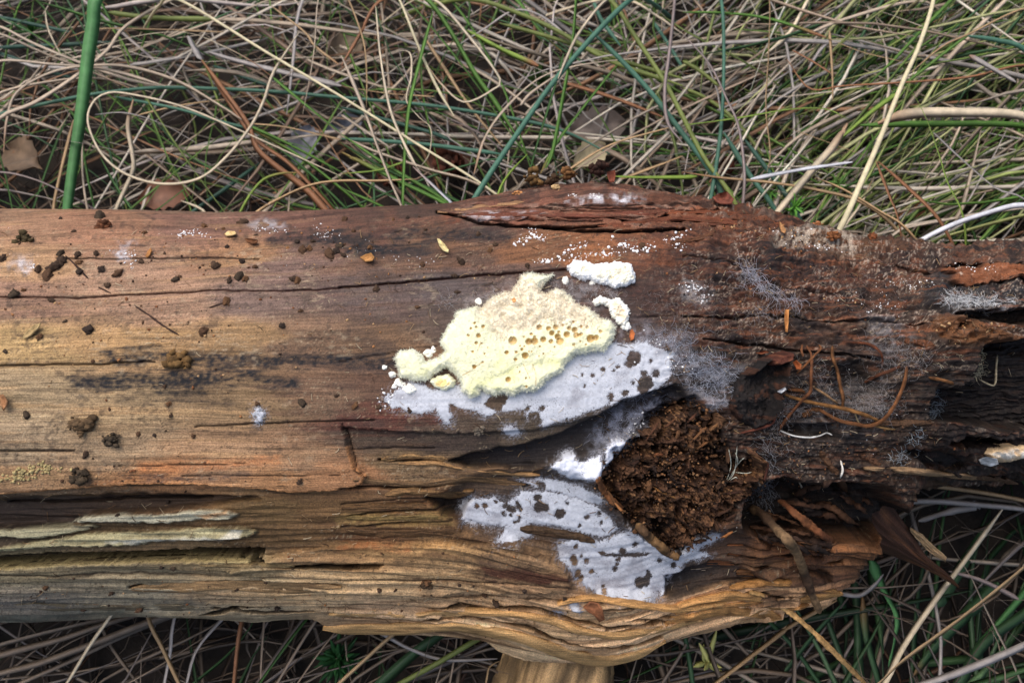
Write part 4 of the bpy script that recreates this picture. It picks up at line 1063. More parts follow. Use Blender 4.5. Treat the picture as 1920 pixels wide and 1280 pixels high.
# torn tongues of the under layer past the hollow
loft('torn_tongue', 'E', [(120,585),(350,570),(600,575),(760,600),(885,640)], [(120,700),(350,705),(560,690),(700,670),(880,645)], [0.030, 0.024, 0.018, 0.014, 0.010], [0.026, 0.020, 0.014, 0.010, 0.008], 0.008, (118, 72, 42), log, seed=1, tint=(70, 46, 32), ridge=0.004)
loft('torn_tongue', 'E', [(150,690),(400,690),(600,680),(780,665)], [(150,770),(400,770),(600,760),(740,740)], [0.026, 0.022, 0.016, 0.010], [0.022, 0.018, 0.012, 0.006], 0.008, (112, 76, 46), log, seed=2, tint=(74, 52, 34), ridge=0.003)
loft('torn_tongue', 'E', [(120,610),(230,630),(330,640),(410,625)], [(120,650),(230,665),(330,670),(410,628)], [0.040, 0.036, 0.032, 0.028], [0.038, 0.034, 0.030, 0.028], 0.005, (128, 96, 70), log, seed=3, tint=(84, 62, 48), ridge=0.002)
loft('torn_tongue', 'E', [(40,700),(150,685),(260,680),(355,690)], [(40,740),(150,735),(260,730),(360,700)], [0.036, 0.033, 0.030, 0.026], [0.033, 0.030, 0.027, 0.025], 0.005, (176, 158, 138), log, seed=4, tint=(104, 84, 68), ridge=0.002)
# stump of a side branch under the log
def branch():
    c = np.array([cam_pt(1085, 1120, -0.03), cam_pt(1060, 1210, -0.018), cam_pt(1035, 1290, -0.020), cam_pt(985, 1450, -0.062)])
    c = catmull(c, 30); t = np.linspace(0, 1, 30)
    an = np.linspace(0, 2 * math.pi, 97)[:-1]
    T_ = np.gradient(c, axis=0); T_ /= np.linalg.norm(T_, axis=1, keepdims=True)
    sx = np.cross(T_, [0, 0, 1.0]); sx /= np.linalg.norm(sx, axis=1, keepdims=True); sy = np.cross(T_, sx)
    r = np.interp(t, [0, 0.25, 0.45, 1], [0.016, 0.029, 0.029, 0.026])[:, None] * (1 + 0.22 * fbm(t[:, None] * 3 + 0 * an, an[None] * 2 + 0 * t[:, None], 3, 470) + 0.10 * fbm(t[:, None] * 5 + 0 * an, an[None] * 9 + t[:, None] * 4, 3, 472) + 0.05 * fbm(t[:, None] * 30 + 0 * an, an[None] * 14 + 0 * t[:, None], 3, 473))
    V = c[:, None] + sx[:, None] * (np.cos(an)[None] * r)[..., None] + sy[:, None] * (np.sin(an)[None] * r)[..., None]
    i = np.arange(30 * 96).reshape(30, 96); a, b = i[:-1], i[1:]
    Fq = np.stack([a, np.roll(a, -1, 1), np.roll(b, -1, 1), b], -1).reshape(-1, 4)
    g = fbm(t[:, None] * 4 + 0 * an, an[None] * 9 + 0 * t[:, None], 3, 474)
    C = lin(184, 148, 102) * (1 + 0.7 * g + 0.4 * fbm(t[:, None] * 24, an[None] * 22 + 0 * t[:, None], 3, 475))[..., None]
    C = mixc(C, lin(74, 60, 42), sst(-0.25, 0.25, fbm(t[:, None] * 9, an[None] * 5 + 0 * t[:, None], 4, 478)) * 0.8)
    uvw = np.zeros(V.shape); uvw[..., 0] = t[:, None] * 200; uvw[..., 1] = an[None] * 30
    obj('branch_stub', V.reshape(-1, 3), Fq, M_WOOD, log, col=C.reshape(-1, 3).clip(0.01, 0.8), uvw=uvw.reshape(-1, 3))
branch()

def brown(base, alt, sc=6):
    def f(X, Y, d, pm, gran):
        c = mixc(np.broadcast_to(lin(*base), X.shape + (3,)), lin(*alt), sst(0.05, 0.45, fbm(X / sc, Y / sc, 3, 480)))
        return c * (1 + 0.5 * gran)[..., None]
    return f
FIN = PT('C6', [(345,935),(440,862),(520,840),(562,826),(556,900),(540,1010),(500,1140),(460,1230),(390,1258),(290,1200),(258,1150),(280,1000)])
def fin_h(X, Y, h, d):
    ed = line_d(PT('C6', [(345,935),(440,862),(562,826),(545,1000),(480,1200)]), X, Y)
    return h * (0.45 + 0.9 * np.exp(-(ed / 8) ** 2)) + S * 4 * fbm(X / 9, Y / 14, 3, 484)
lump('rotten_fin', FIN, 0.014, 6, 1.3, None, None, brown((30, 26, 25), (62, 40, 30), 10), rough=2.5, hmod=fin_h, parent=log, mat=M_BIT)
lump('rotten_fin', PT('C6', [(430,870),(500,838),(560,826),(556,880),(500,900),(450,905)]), 0.018, 5, 1.3, None, None, brown((76, 42, 32), (110, 66, 46)), rough=1.5, parent=log, mat=M_BIT)

# the knot's rotten filling: chunks one can pick out, and crumbs between them
def chunk_mesh(k, r_):
    n = 5
    v = []
    for ix_ in range(n):
        for a in range(6):
            an = a * math.pi / 3
            rr = (0.26 + 0.36 * r_.random()) * (1.0 if 0 < ix_ < n - 1 else 0.35 + 0.5 * r_.random())
            v.append(((ix_ / (n - 1) - 0.5) * 2 + r_.normal() * 0.2, rr * math.cos(an), rr * math.sin(an) * 0.72))
    v = np.array(v)
    i = np.arange(n * 6).reshape(n, 6); a, b = i[:-1], i[1:]
    Fq = np.stack([a, np.roll(a, -1, 1), np.roll(b, -1, 1), b], -1).reshape(-1, 4)
    e = [[i[r, 0], i[r, 1], i[r, 2], i[r, 3]] for r in (0, n - 1)] + [[i[r, 0], i[r, 3], i[r, 4], i[r, 5]] for r in (0, n - 1)]
    return v, np.vstack([Fq, e])
rk = np.random.default_rng(77)
CM = []
for k in range(10):
    v, f = chunk_mesh(k, rk)
    base = [(84, 58, 40), (60, 42, 31), (104, 72, 47), (46, 33, 27), (72, 50, 35)][k % 5]
    CM.append(mesh_data('rotten_chunk', v, f, M_BIT, lin(*base) * (1 + 0.4 * rk.uniform(-1, 1, (len(v), 1))), smooth=False))
KP = PT('K', KN)
def place_chunk(px, py, size, lift, parent, ang=None, me=None, elong=1.0):
    o = bpy.data.objects.new('rotten_chunk', me or CM[rk.integers(10)]); COLL.objects.link(o)
    o.parent = parent
    o.location = Vector(on_log(px, py, lift, smooth=True))
    o.rotation_euler = (rk.uniform(-0.6, 0.6), rk.uniform(-0.5, 0.5), rk.uniform(0, 6.28) if ang is None else ang)
    o.scale = (size * elong, size, size)
    return o
cnt = 0
while cnt < 95:
    p = np.array([rk.uniform(1118, 1430), rk.uniform(748, 1035)])
    dd = sd_poly(KP, p[:1], p[1:])[0]
    if dd < -10 * rk.random(): continue
    if fbm(p[:1] / 30, p[1:] / 30, 2, 520)[0] < -0.25: continue
    sz = (2.6 + 8.0 * rk.random() ** 2.2) * S
    dome = 0.010 * min(dd / 50, 1)
    place_chunk(p[0], p[1], sz, dome + rk.uniform(0.002, 0.007), log, elong=rk.uniform(0.6, 1.5)); cnt += 1
# spongy brown core under them
def core_h(X, Y, h, d):
    rdg = 1 - np.abs(fbm(X / 30, Y / 24, 3, 540)) * 2.6
    return 0.012 * np.clip(d / 26, 0, 1) + (0.009 * rdg + 0.005 * fbm(X / 9, Y / 9, 4, 545) + 0.0016 * fbm(X / 3, Y / 3, 2, 548)) * np.clip(d / 10, 0, 1) - 0.006
def core_c(X, Y, d, pm, gran):
    c = mixc(np.broadcast_to(lin(72, 49, 35), X.shape + (3,)), lin(112, 79, 52), sst(0.0, 0.5, fbm(X / 10, Y / 8, 4, 550)))
    c = mixc(c, lin(24, 18, 16), sst(0.0, 0.4, fbm(X / 26, Y / 22, 3, 555)) * 0.85)
    return c * (1 + 0.6 * gran)[..., None]
lump('rotten_core', KP, 0.012, 20, 1.2, None, None, core_c, rough=3.0, hmod=core_h, parent=log, mat=M_BIT, rag=6)
BLK = [[(515,500),(550,420),(640,335),(655,400),(590,505)], [(630,470),(680,340),(760,265),(810,330),(765,430),(680,490)], [(770,430),(850,365),(930,410),(1020,315),(1040,370),(945,475),(840,570),(780,530)],
       [(590,540),(690,515),(715,585),(615,610)], [(585,745),(645,715),(770,795),(745,860),(640,815)], [(695,640),(795,620),(810,705),(725,725)], [(790,740),(940,730),(1030,820),(965,890),(835,870)],
       [(990,770),(1150,735),(1190,810),(1060,865)], [(385,630),(500,590),(530,685),(415,725)], [(500,850),(700,860),(730,960),(560,950)], [(770,900),(1010,890),(950,1020),(815,1010)], [(1225,555),(1290,600),(1300,745),(1240,770)],
       [(640,940),(800,1010),(840,1110),(740,1120)], [(420,760),(560,770),(560,840),(450,850)]]
for k, pl in enumerate(BLK):
    def bh(X, Y, h, d, k=k):
        ca_, sa_ = math.cos(0.7 * k), math.sin(0.7 * k); a_x = X * ca_ + Y * sa_; b_x = -X * sa_ + Y * ca_
        return h * (0.8 + 0.35 * fbm(a_x / 14, b_x / 5, 3, 560 + k)) + np.clip(d / 4, 0, 1) * (0.006 + 0.0022 * fbm(a_x / 16, b_x / 2.6, 3, 570 + k))
    lump('rotten_block', PT('K', pl), 0.009 + 0.004 * rk.random(), 9, 1.1, None, None, brown([(86, 60, 42), (70, 49, 36), (100, 71, 49), (78, 53, 37)][k % 4], [(46, 32, 25), (124, 91, 62)][k % 2], 5), rough=3.2, hmod=bh, parent=log, mat=M_BIT, rag=9)
# dark splinters hanging in the hollow beneath
for k in range(26):
    sx_, sy_ = rk.uniform(1405, 1600), rk.uniform(915, 1015); aa_ = rk.normal(0.35, 0.35); L_ = rk.uniform(35, 110)
    q_ = [(sx_ + L_ * t_ * math.cos(aa_) + rk.normal() * 2, sy_ + L_ * t_ * math.sin(aa_) * 0.7 + rk.normal() * 2) for t_ in (0, 0.35, 0.7, 1)]
    n_ = surf_n(np.array([p[0] for p in q_]), np.array([p[1] for p in q_]), True) + np.array([-0.002, 0.006, 0.007, 0.002]) + rk.uniform(0, 0.012)
    c3 = catmull(np.column_stack([q_, n_]), 18); P3 = cam_pt(c3[:, 0], c3[:, 1], c3[:, 2])
    w_ = rk.uniform(4, 11) * S * np.array([0.5] + [1] * 14 + [0.8, 0.5, 0.15]) * (1 + 0.3 * rk.normal(size=18).clip(-1, 1))
    v, f = tubes(P3[None], w_[None], 0.5, 6); v = v + rk.normal(0, 0.00025, v.shape)
    cb = lin(*[(50, 35, 27), (70, 47, 33), (38, 28, 23), (88, 60, 41)][rk.integers(4)])
    obj('splinter', v, f, M_BIT, log, col=cb * (1 + 0.35 * rk.uniform(-1, 1, (len(v), 1))), smooth=False)
# the long pieces that lean across the hole
for (x, y, l, a, col) in [(580,410,26,0.95,(92,60,42)),(690,360,22,0.7,(100,66,44)),(860,430,26,0.75,(120,82,52)),(960,380,22,0.65,(128,90,58)),(890,490,20,0.6,(122,82,50)),(650,780,24,-0.55,(140,98,56)),(620,550,14,0.1,(118,72,44)),
                          (760,800,18,-0.3,(110,78,50)),(900,840,18,0.2,(96,68,46)),(1270,660,20,1.3,(70,40,30)),(330,800,22,-1.0,(110,74,46)),(380,870,14,-0.9,(150,100,60)),(1080,780,22,0.05,(60,38,28)),(1030,1035,16,0.5,(150,96,54)),(1010,900,20,0.4,(74,50,36)),(480,600,14,0.5,(60,40,30)),(820,330,16,0.8,(88,56,40)),(1060,930,22,0.45,(70,46,32))]:
    v, f = chunk_mesh(0, rk)
    me = mesh_data('rotten_chunk', v, f, M_BIT, lin(*col) * (1 + 0.35 * rk.uniform(-1, 1, (len(v), 1))), smooth=False)
    (px, py), = PT('K', [(x, y)])
    o = place_chunk(px, py, 5.0 * S, 0.015, log, a, me, elong=l / 9.0)
cp = []
while len(cp) < 2400:
    p = np.array([rk.uniform(1110, 1440), rk.uniform(740, 1040)])
    dd = sd_poly(KP, p[:1], p[1:])[0]
    if dd < -20 * rk.random() ** 2: continue
    hz = fbm(p[:1] / 24, p[1:] / 24, 3, 530)[0]
    if hz < -0.3 and rk.random() < 0.7: continue
    cp.append((p[0], p[1], 0.4 + 2.6 * rk.random() ** 3, 0.010 * min(max(dd, 0) / 50, 1) + rk.uniform(0.001, 0.005) + 0.004 * hz))
cp = np.array(cp)
v_, f_ = pebbles(on_log(cp[:, 0], cp[:, 1], cp[:, 3], True), cp[:, 2] * S, 0.8, 0.4, r_=rk)
pal = np.array([lin(*c) for c in ((84, 58, 41), (56, 40, 31), (116, 80, 51), (40, 30, 25), (98, 69, 48), (138, 102, 70))])
obj('rotten_crumbs', v_, f_, M_BIT, log, kind='stuff', col=np.repeat(pal[rk.integers(0, 6, len(cp))], 12, 0), smooth=False)
# crumbs littering the decayed end and the crest
cp = []
for sh, x, y, sx, sy, n in [('C6', 800, 190, 170, 30, 260), ('C6', 1100, 220, 200, 22, 200), ('C6', 1500, 220, 250, 20, 160), ('C6', 300, 120, 250, 24, 120), ('T', 560, 75, 70, 12, 120), ('T', 1500, 270, 260, 26, 200),
                            ('Q', 1400, 1050, 240, 60, 160), ('R', 700, 700, 400, 120, 180), ('R', 300, 900, 150, 80, 90), ('C6', 600, 500, 400, 120, 120), ('C4', 900, 600, 700, 260, 420), ('C4', 1300, 250, 500, 110, 160), ('A', 800, 850, 700, 60, 120), ('A', 600, 200, 500, 60, 110), ('C5', 300, 400, 300, 200, 110), ('B', 600, 800, 400, 120, 130)]:
    for _ in range(n):
        (px, py), = PT(sh, [(x + rk.normal() * sx, y + rk.normal() * sy)])
        if py > prof(TOPL, px) + 6 and py < prof(BOTL, px) - 6 and -20 < px < 1960: cp.append((px, py, 0.4 + 2.4 * rk.random() ** 4))
cp = np.array(cp)
v_, f_ = pebbles(on_log(cp[:, 0], cp[:, 1], cp[:, 2] * S * 0.3), cp[:, 2] * S, 0.7, 0.4, r_=rk)
pal = np.array([lin(*c) for c in ((66, 48, 36), (50, 36, 28), (150, 104, 66), (120, 76, 48), (84, 60, 44), (176, 140, 100))])
obj('wood_crumbs', v_, f_, M_BIT, None, 'fine brown wood crumbs strewn over the top of the log', 'wood crumbs', kind='stuff', col=np.repeat(pal[rk.integers(0, 6, len(cp))], 12, 0), smooth=False)

# hair-thin loose fibres caught on the rough wood
P_, W_, C_ = [], [], []
for _ in range(1500):
    px, py = rk.uniform(0, 1900), rk.uniform(430, 1180)
    if rk.random() > 0.25 + 0.75 * float(sst(900, 950, np.array(py))) and px < 640: continue
    if not (prof(TOPL, px) + 12 < py < prof(BOTL, px) - 12): continue
    a = rk.normal(0, 0.7); L = rk.uniform(4, 17)
    t_ = np.linspace(-0.5, 0.5, 5); b_ = rk.normal(0, 0.25)
    q = np.column_stack([px + t_ * L * math.cos(a) - b_ * L * (t_ ** 2) * math.sin(a), py + t_ * L * math.sin(a) + b_ * L * (t_ ** 2) * math.cos(a)])
    P_.append(on_log(q[:, 0], q[:, 1], rk.uniform(0.0002, 0.0012))); W_.append(np.full(5, rk.uniform(0.5, 1.1) * S))
    C_.append(np.tile(lin(*[(150, 122, 88), (104, 78, 54), (70, 50, 36), (176, 160, 132)][rk.integers(4)]), (20, 1)))
v_, f_ = tubes(np.array(P_), np.array(W_), 0.8, 4)
obj('loose_fibres', v_, f_, M_BIT, log, kind='stuff', col=np.vstack(C_))

# ---------------------------------------------------------------- loose things on the log
def stick(name, sheet, pts, w, col, label, cat, lifts=None, group=None, flat=0.8, sides=7, onlog=True, ns=None, bump_=0.25, col2=None, parent=None):
    P0 = np.array(PT(sheet, pts)); n = max(14, (9 if w > 8 else 6) * len(pts))
    lf = np.zeros(len(P0)) if lifts is None else np.array(lifts) * 1e-3
    if ns is not None and lifts is not None:      # rides on the skin, then runs free
        ns = np.minimum(surf_n(P0[:, 0], P0[:, 1], True) + lf, np.asarray(ns) + 0.06); 
    q = catmull(np.column_stack([P0, lf if ns is None else ns]), n)
    P3 = on_log(q[:, 0], q[:, 1], q[:, 2] + w * S * 0.3, smooth=True) if ns is None else cam_pt(q[:, 0], q[:, 1], q[:, 2])
    t = np.linspace(0, 1, n)
    W = w * S * (0.8 + 0.2 * np.sin(math.pi * t)) * (1 + bump_ * fbm(t * 12, t * 0 + w, 2, 490)); W[0] *= 0.35; W[-1] *= 0.35
    v, f = tubes(P3[None], W[None], flat, sides)
    v = v + rk.normal(0, 1, v.shape) * w * S * (0.05 if w > 8 else 0.03)
    c = np.repeat((lin(*col) * (1 + 0.3 * fbm(t * 15, t * 0 + 2, 2, 494))[:, None]), sides, 0)
    c = c * (1 + 0.35 * rk.uniform(-1, 1, (sides, 1)))[np.tile(np.arange(sides), n)]
    if col2: c = mixc(c, lin(*col2), np.repeat(sst(0.1, 0.4, fbm(t * 9, t * 0 + 5, 2, 498)), sides))
    return obj(name, v, f, M_BIT, parent, label, cat, group, col=c.clip(0.004, 0.85))
RL = 'thin brown rootlet looping over the dark rotten wood'
for k, (pts, w, col, lf) in enumerate([
    ([(275,600),(340,500),(420,390),(465,330),(470,230),(485,100),(470,30)], 6, (112, 70, 44), [0,1,3,5,5,3,0]),
    ([(430,100),(425,60),(440,20)], 4, (128, 82, 52), [3,2,0]), ([(400,215),(450,150),(500,90),(545,50),(550,20)], 4.5, (128, 82, 50), [0,3,4,3,0]),
    ([(640,30),(630,100),(645,200),(655,290),(680,370),(700,445)], 6.5, (118, 78, 46), [0,2,5,6,5,1]),
    ([(1135,165),(1100,260),(1050,370),(990,460),(930,525),(850,555),(780,545),(680,525),(590,480),(530,435)], 6.5, (122, 78, 46), [0,3,4,5,5,4,3,3,2,0]),
    ([(275,335),(380,375),(520,410),(680,440),(820,480),(920,520)], 7, (134, 92, 50), [0,2,4,5,5,4]),
    ([(850,275),(930,225),(1000,195),(1095,165)], 6, (98, 58, 38), [0,2,3,0]), ([(750,5),(860,15),(930,60),(960,110),(970,170)], 5, (116, 66, 42), [0,2,3,2,0]),
    ([(495,295),(560,340),(620,385),(670,415)], 4.5, (140, 108, 76), [0,3,4,1]), ([(780,480),(795,530),(830,555)], 2.5, (160, 140, 104), [2,3,2]),
    ([(910,560),(980,575),(1060,585)], 4, (136, 104, 64), [2,3,0]), ([(30,610),(130,580),(220,545),(245,500),(270,440)], 5, (104, 58, 44), [0,2,3,3,0]),
    ([(1280,240),(1350,255),(1430,285),(1455,270),(1475,215)], 6, (118, 78, 44), [0,3,6,6,2]), ([(340,320),(420,325),(450,340)], 6, (124, 78, 44), [1,2,1])]):
    stick('rootlet', 'R', pts, w * 0.85, tuple(c * 0.82 for c in col), RL, 'root', lf, 'rootlets over the rotten end', flat=0.9)
stick('rootlet', 'R', [(285,590),(360,620),(450,628),(520,618),(580,602),(635,622)], 2.4, (206, 204, 198), 'single bright white rootlet bowed across the black cavity', 'root', [0,4,6,6,4,1], flat=1.0)
stick('rootlet', 'R', [(690,790),(690,850),(680,905)], 3.2, (196, 190, 178), 'short white root stub hanging below the rootlets', 'root', [1,3,2])
stick('rootlet', 'R', [(405,915),(420,960),(435,1000)], 3.2, (176, 162, 140), 'tiny cream root stub with flared tip under the dark cavity', 'root', [1,3,2])
stick('rootlet', 'R', [(1740,90),(1700,170),(1660,270),(1630,285),(1600,250)], 3.2, (150, 138, 114), 'pale felted root hooked off the broken edge of the log', 'root', [0,4,8,8,2], flat=1.0)
for (a, b, c_) in [((1035,740),(1080,660),(1100,500)),((1060,720),(1110,600),(1145,570)),((1045,740),(1060,620),(1050,520)),((1080,700),(1100,600),(1090,540)),((1100,670),(1150,665),(1190,660)),((1050,735),(1085,690),(1105,700))]:
    stick('white_root_hair', 'K', [a, b, c_], 1.1, (196, 196, 178), 'white hair of the small root tuft in the knot hole', 'root', [9, 14, 13], 'root tuft in the knot hole', flat=1.0, sides=5)
stick('twig', 'E', [(340,405),(390,430),(430,470),(478,518),(520,560),(560,612),(590,680),(610,740),(645,830),(685,925)], 14, (124, 98, 70), 'bent knobbly grey-brown twig hanging off the torn underside', 'twig', ns=[0.070,0.072,0.072,0.070,0.066,0.062,0.056,0.050,0.044,0.036], lifts=[2,12,24,34,40,20,12,9,10,12], col2=(70, 52, 38), flat=0.95, sides=9)
stick('wood_sliver', 'E', [(486,365),(560,430),(640,495),(700,540),(780,590)], 13, (108, 68, 42), 'straight rusty sliver of wood lying across the dark hollow', 'wood sliver', ns=[0.050,0.048,0.044,0.040,0.032], lifts=[12,30,30,24,8], flat=0.6, col2=(96, 58, 36))
stick('straw_strip', 'E', [(330,825),(395,838),(440,858),(520,912),(640,1012),(780,1150),(930,1300)], 10, (196, 152, 96), 'long tan fibre strip peeling from the lowest ridge', 'straw', ns=[0.040,0.042,0.040,0.034,0.018,0.0,-0.02], lifts=[3,4,5,5,2,-2,-8], flat=0.45)
stick('stick', 'K', [(500,990),(560,1050),(640,1120),(700,1170),(770,1215)], 14, (104, 78, 50), 'stubby brown stick leaning out of the knot hole', 'stick', [10,10,9,7,3], flat=1.0, sides=9, col2=(78, 58, 40))
stick('stick', 'K', [(265,720),(300,790),(350,850),(420,905)], 11, (122, 80, 50), 'rusty wood spike along the edge of the knot hole', 'stick', [3,5,5,3], flat=0.7)
loft('wood_shard', 'E', [(870,250),(960,290),(1050,400),(1130,510),(1220,640),(1340,745),(1385,800)], [(800,300),(780,400),(830,540),(920,600),(1060,650),(1210,710),(1380,806)], [0.045,0.04,0.034,0.026,0.014,0.002,-0.006], [0.040,0.032,0.024,0.016,0.008,0.0,-0.008], 0.006, (66, 42, 30), None,
     'large dark brown shard of wood jutting down from the rotten end', 'wood shard', ridge=0.010, seed=7, tint=(96, 62, 40))
loft('wood_shard', 'E', [(1135,500),(1190,530),(1250,585),(1320,650)], [(1140,520),(1185,575),(1240,630),(1315,675)], [0.028,0.022,0.015,0.006], [0.026,0.020,0.012,0.004], 0.004, (190, 158, 118), None, 'small pale tan flake stuck to the edge of the dark shard', 'wood shard', ridge=0.002, seed=9)

# pellets of soil and droppings
def blob_mesh(name, r_, col, rough=0.3, sub=2):
    import bmesh
    bm = bmesh.new(); bmesh.ops.create_icosphere(bm, subdivisions=sub, radius=1)
    off = r_.uniform(0, 100, 3)
    V = np.array([v.co[:] for v in bm.verts])
    k = 1 + rough * fbm(V[:, 0] * 1.6 + off[0], V[:, 1] * 1.6 + V[:, 2] * 1.3 + off[1], 4, 500, 0.65)
    V = V * k[:, None]
    Fc = np.array([[v.index for v in f.verts] for f in bm.faces]); bm.free()
    c = lin(*col) * (1 + 0.5 * fbm(V[:, 0] * 3 + off[2], V[:, 1] * 3 + V[:, 2] * 2, 2, 505))[:, None]
    return mesh_data(name, V, Fc, M_BIT, c.clip(0.003, 0.8))
rp = np.random.default_rng(9)
PM = [blob_mesh('soil_pellet', rp, c, 0.9, 3) for c in ((70, 54, 42), (80, 61, 47), (90, 66, 48), (60, 48, 40), (108, 77, 52), (74, 61, 48))]
PE = [('C4', p) for p in [(560,80,22),(410,160,10),(810,168,14),(340,88,10),(15,312,20),(340,288,16),(350,330,24),(435,292,18),(540,288,14),(300,360,26),(215,375,18),(270,405,24),(570,372,18),(440,335,14),
 (445,385,16),(660,390,20),(600,460,14),(80,505,22),(135,487,10),(288,545,13),(980,425,16),(1005,412,10),(1205,350,22),(1270,245,13),(1250,150,12),(1355,110,24),(1140,130,14),(1355,327,18),(1280,432,14),
 (1335,415,20),(1370,425,18),(1265,550,18),(1660,220,14),(1695,265,20),(1730,258,16),(1845,285,26),(1880,270,20),(1900,240,18),(1635,425,18),(1662,435,16),(1678,605,10),(1575,685,16),(1140,720,22),(500,710,23),(222,747,13),(365,660,9),
 (920,1025,10),(945,1120,12),(155,1183,14),(955,1185,10),(1425,360,12),(790,330,13),(1430,180,8),(920,285,8),(1750,215,12),(420,160,8),(30,830,10),(520,885,8),(800,670,7),(1440,1120,12),(1690,1115,16),(1880,1075,10)]]
PE += [('C5', p) for p in [(20,95,16),(70,160,10),(370,85,10),(470,150,10),(290,95,8),(765,175,14),(860,232,13),(830,267,14),(195,478,16),(1040,352,12),(665,325,18),(455,345,13),(630,410,14),(1680,240,16),(75,1135,14),(380,1155,12),(210,1140,12),(10,290,14),(160,250,15),(425,580,10),(650,500,12)]]
PE += [('A', p) for p in [(695,35,10),(775,42,8),(965,45,10),(430,140,14),(590,440,10),(840,370,10),(700,905,16),(460,500,8),(810,700,11),(865,705,11),(420,910,12),(1390,905,14),(1330,775,9),(960,790,12),(1045,795,10),(1185,810,9),(1500,270,12),(230,800,12),(90,920,12),(560,830,12)]]
PE += [('B', p) for p in [(200,630,6),(590,790,8),(420,780,16),(915,820,10),(370,935,10),(505,940,9),(1150,1015,12),(1000,1025,10),(700,955,8),(190,815,9),(715,835,12),(770,880,14),(1120,860,12)]]
for sh, (x, y, r) in PE:
    (px, py), = PT(sh, [(x, y)])
    r_m = r / SHEET[sh][2] * S * 0.92
    o = link('soil_pellet', PM[rp.integers(6)], None, 'dark brown soil pellet lying on the bare log', 'pellet', 'soil pellets on the log')
    o.location = Vector(on_log(px, py, r_m * 0.35))
    o.rotation_euler = (rp.uniform(-0.3, 0.3), rp.uniform(-0.3, 0.3), rp.uniform(0, 6.28))
    o.scale = (r_m * rp.uniform(0.95, 1.35), r_m * rp.uniform(0.75, 1.0), r_m * rp.uniform(0.6, 0.85))

def clod(sheet, x, y, r, col, label, name='soil_clod', sq=0.6, n=9, cat='clod', lift=0.0, at=None, sub=True):
    """a crumbly lump: several rounded bits fused in one piece"""
    (px, py), = PT(sheet, [(x, y)]); rm = r / SHEET[sheet][2] * S
    Vs, Fs, Cs = [], [], []; o_ = 0
    for k in range(n * 4):
        m = blob_mesh('tmp', rp, col, 0.9, 1)
        v = np.empty(len(m.vertices) * 3); m.vertices.foreach_get('co', v); v = v.reshape(-1, 3)
        f = np.empty(len(m.loops), int); m.loops.foreach_get('vertex_index', f); f = f.reshape(-1, 3)
        c = np.empty(len(v) * 4, np.float32); m.attributes['col'].data.foreach_get('color', c); bpy.data.meshes.remove(m)
        s_ = 0.10 + 0.34 * rp.random() ** 1.5; v = v * s_ * np.array([1.2, 0.9, 0.9]) + rp.normal(0, 0.36, 3) * np.array([1.1, 0.8, 0.5])
        Vs.append(v); Fs.append(f + o_); Cs.append(c.reshape(-1, 4)[:, :3] * rp.uniform(0.7, 1.4)); o_ += len(v)
    V = np.vstack(Vs) * rm; V[:, 2] *= sq / 0.6
    base = on_log(px, py, rm * 0.3 + lift) if at is None else ground_pt(px, py, at)
    o = obj(name, V, np.vstack(Fs), M_BIT, None, label, cat, col=np.vstack(Cs).clip(0.003, 0.8))
    o.location = Vector(base)
    return o
clod('C4', 150, 205, 40, (66, 56, 36), 'mossy dark clod by itself near the upper edge of the bare wood')
clod('C4', 465, 1240, 55, (84, 66, 46), 'crumbly brown clod beside a smaller dark one on pale wood')
clod('A', 560, 60, 34, (62, 52, 40), 'flat dark clod just beyond the crumbly brown clod')
clod('A', 410, 238, 44, (56, 46, 34), 'round dark clod above the split ledge beside yellow crumbs')
clod('C4', 1000, 880, 56, (104, 78, 46), 'ochre clod on the blue-black stain')
clod('C4', 575, 130, 40, (92, 58, 38), 'reddish clod of bark crumbs at the upper edge of the log')
clod('B', 420, 785, 22, (58, 44, 30), 'little dark clod on the tan lower band')
clod('M', 1030, 110, 34, (98, 88, 76), 'grey fuzzy clod in the grey-brown recess')
clod('C2', 1075, 1005, 48, (96, 72, 42), 'upright ochre bark crumb on the crest of the log', sq=1.0, lift=0.004)
clod('C2', 1180, 1010, 36, (70, 52, 36), 'dark bark crumb beside the ochre one on the crest', sq=0.9, lift=0.003)
clod('C2', 1265, 985, 46, (112, 78, 46), 'rusty bark crumb in the middle of the crest', sq=0.9, lift=0.004)
clod('C2', 1420, 955, 46, (60, 40, 32), 'dark pointed bark crumb next to a red flake on the crest', sq=1.1, lift=0.005)
clod('C2', 1195, 1050, 26, (190, 160, 116), 'pale wood crumb on the crest of the log', lift=0.001)
clod('C2', 980, 1082, 24, (170, 120, 76), 'tan wood crumb at the start of the crest')
clod('C6', 835, 190, 34, (116, 72, 42), 'rusty crumb lump at the crumbling upper edge', lift=0.003)
clod('C6', 1040, 190, 34, (112, 66, 40), 'reddish crumb lump touching the straw at the upper edge', lift=0.003)
clod('C6', 740, 120, 22, (150, 98, 64), 'orange crumb on the decayed upper edge', lift=0.002)
clod('C6', 1330, 218, 26, (84, 58, 42), 'brown crumb lump near the broken end of the log')
# yellow frass crumbs
cp = np.array([(x_ + rp.normal() * 10, y_ + rp.normal() * 5, rp.uniform(0.8, 3.0)) for x_, y_ in PT('A', [(60, 260), (130, 225), (200, 200), (250, 205), (110, 250)]) for _ in range(26)])
v_, f_ = pebbles(on_log(cp[:, 0], cp[:, 1], cp[:, 2] * S * 0.3), cp[:, 2] * S, 0.7, 0.35, r_=rp)
obj('frass_crumbs', v_, f_, M_BIT, None, 'patch of yellowish frass crumbs above the split ledge', 'crumbs', kind='stuff', col=lin(168, 150, 104))

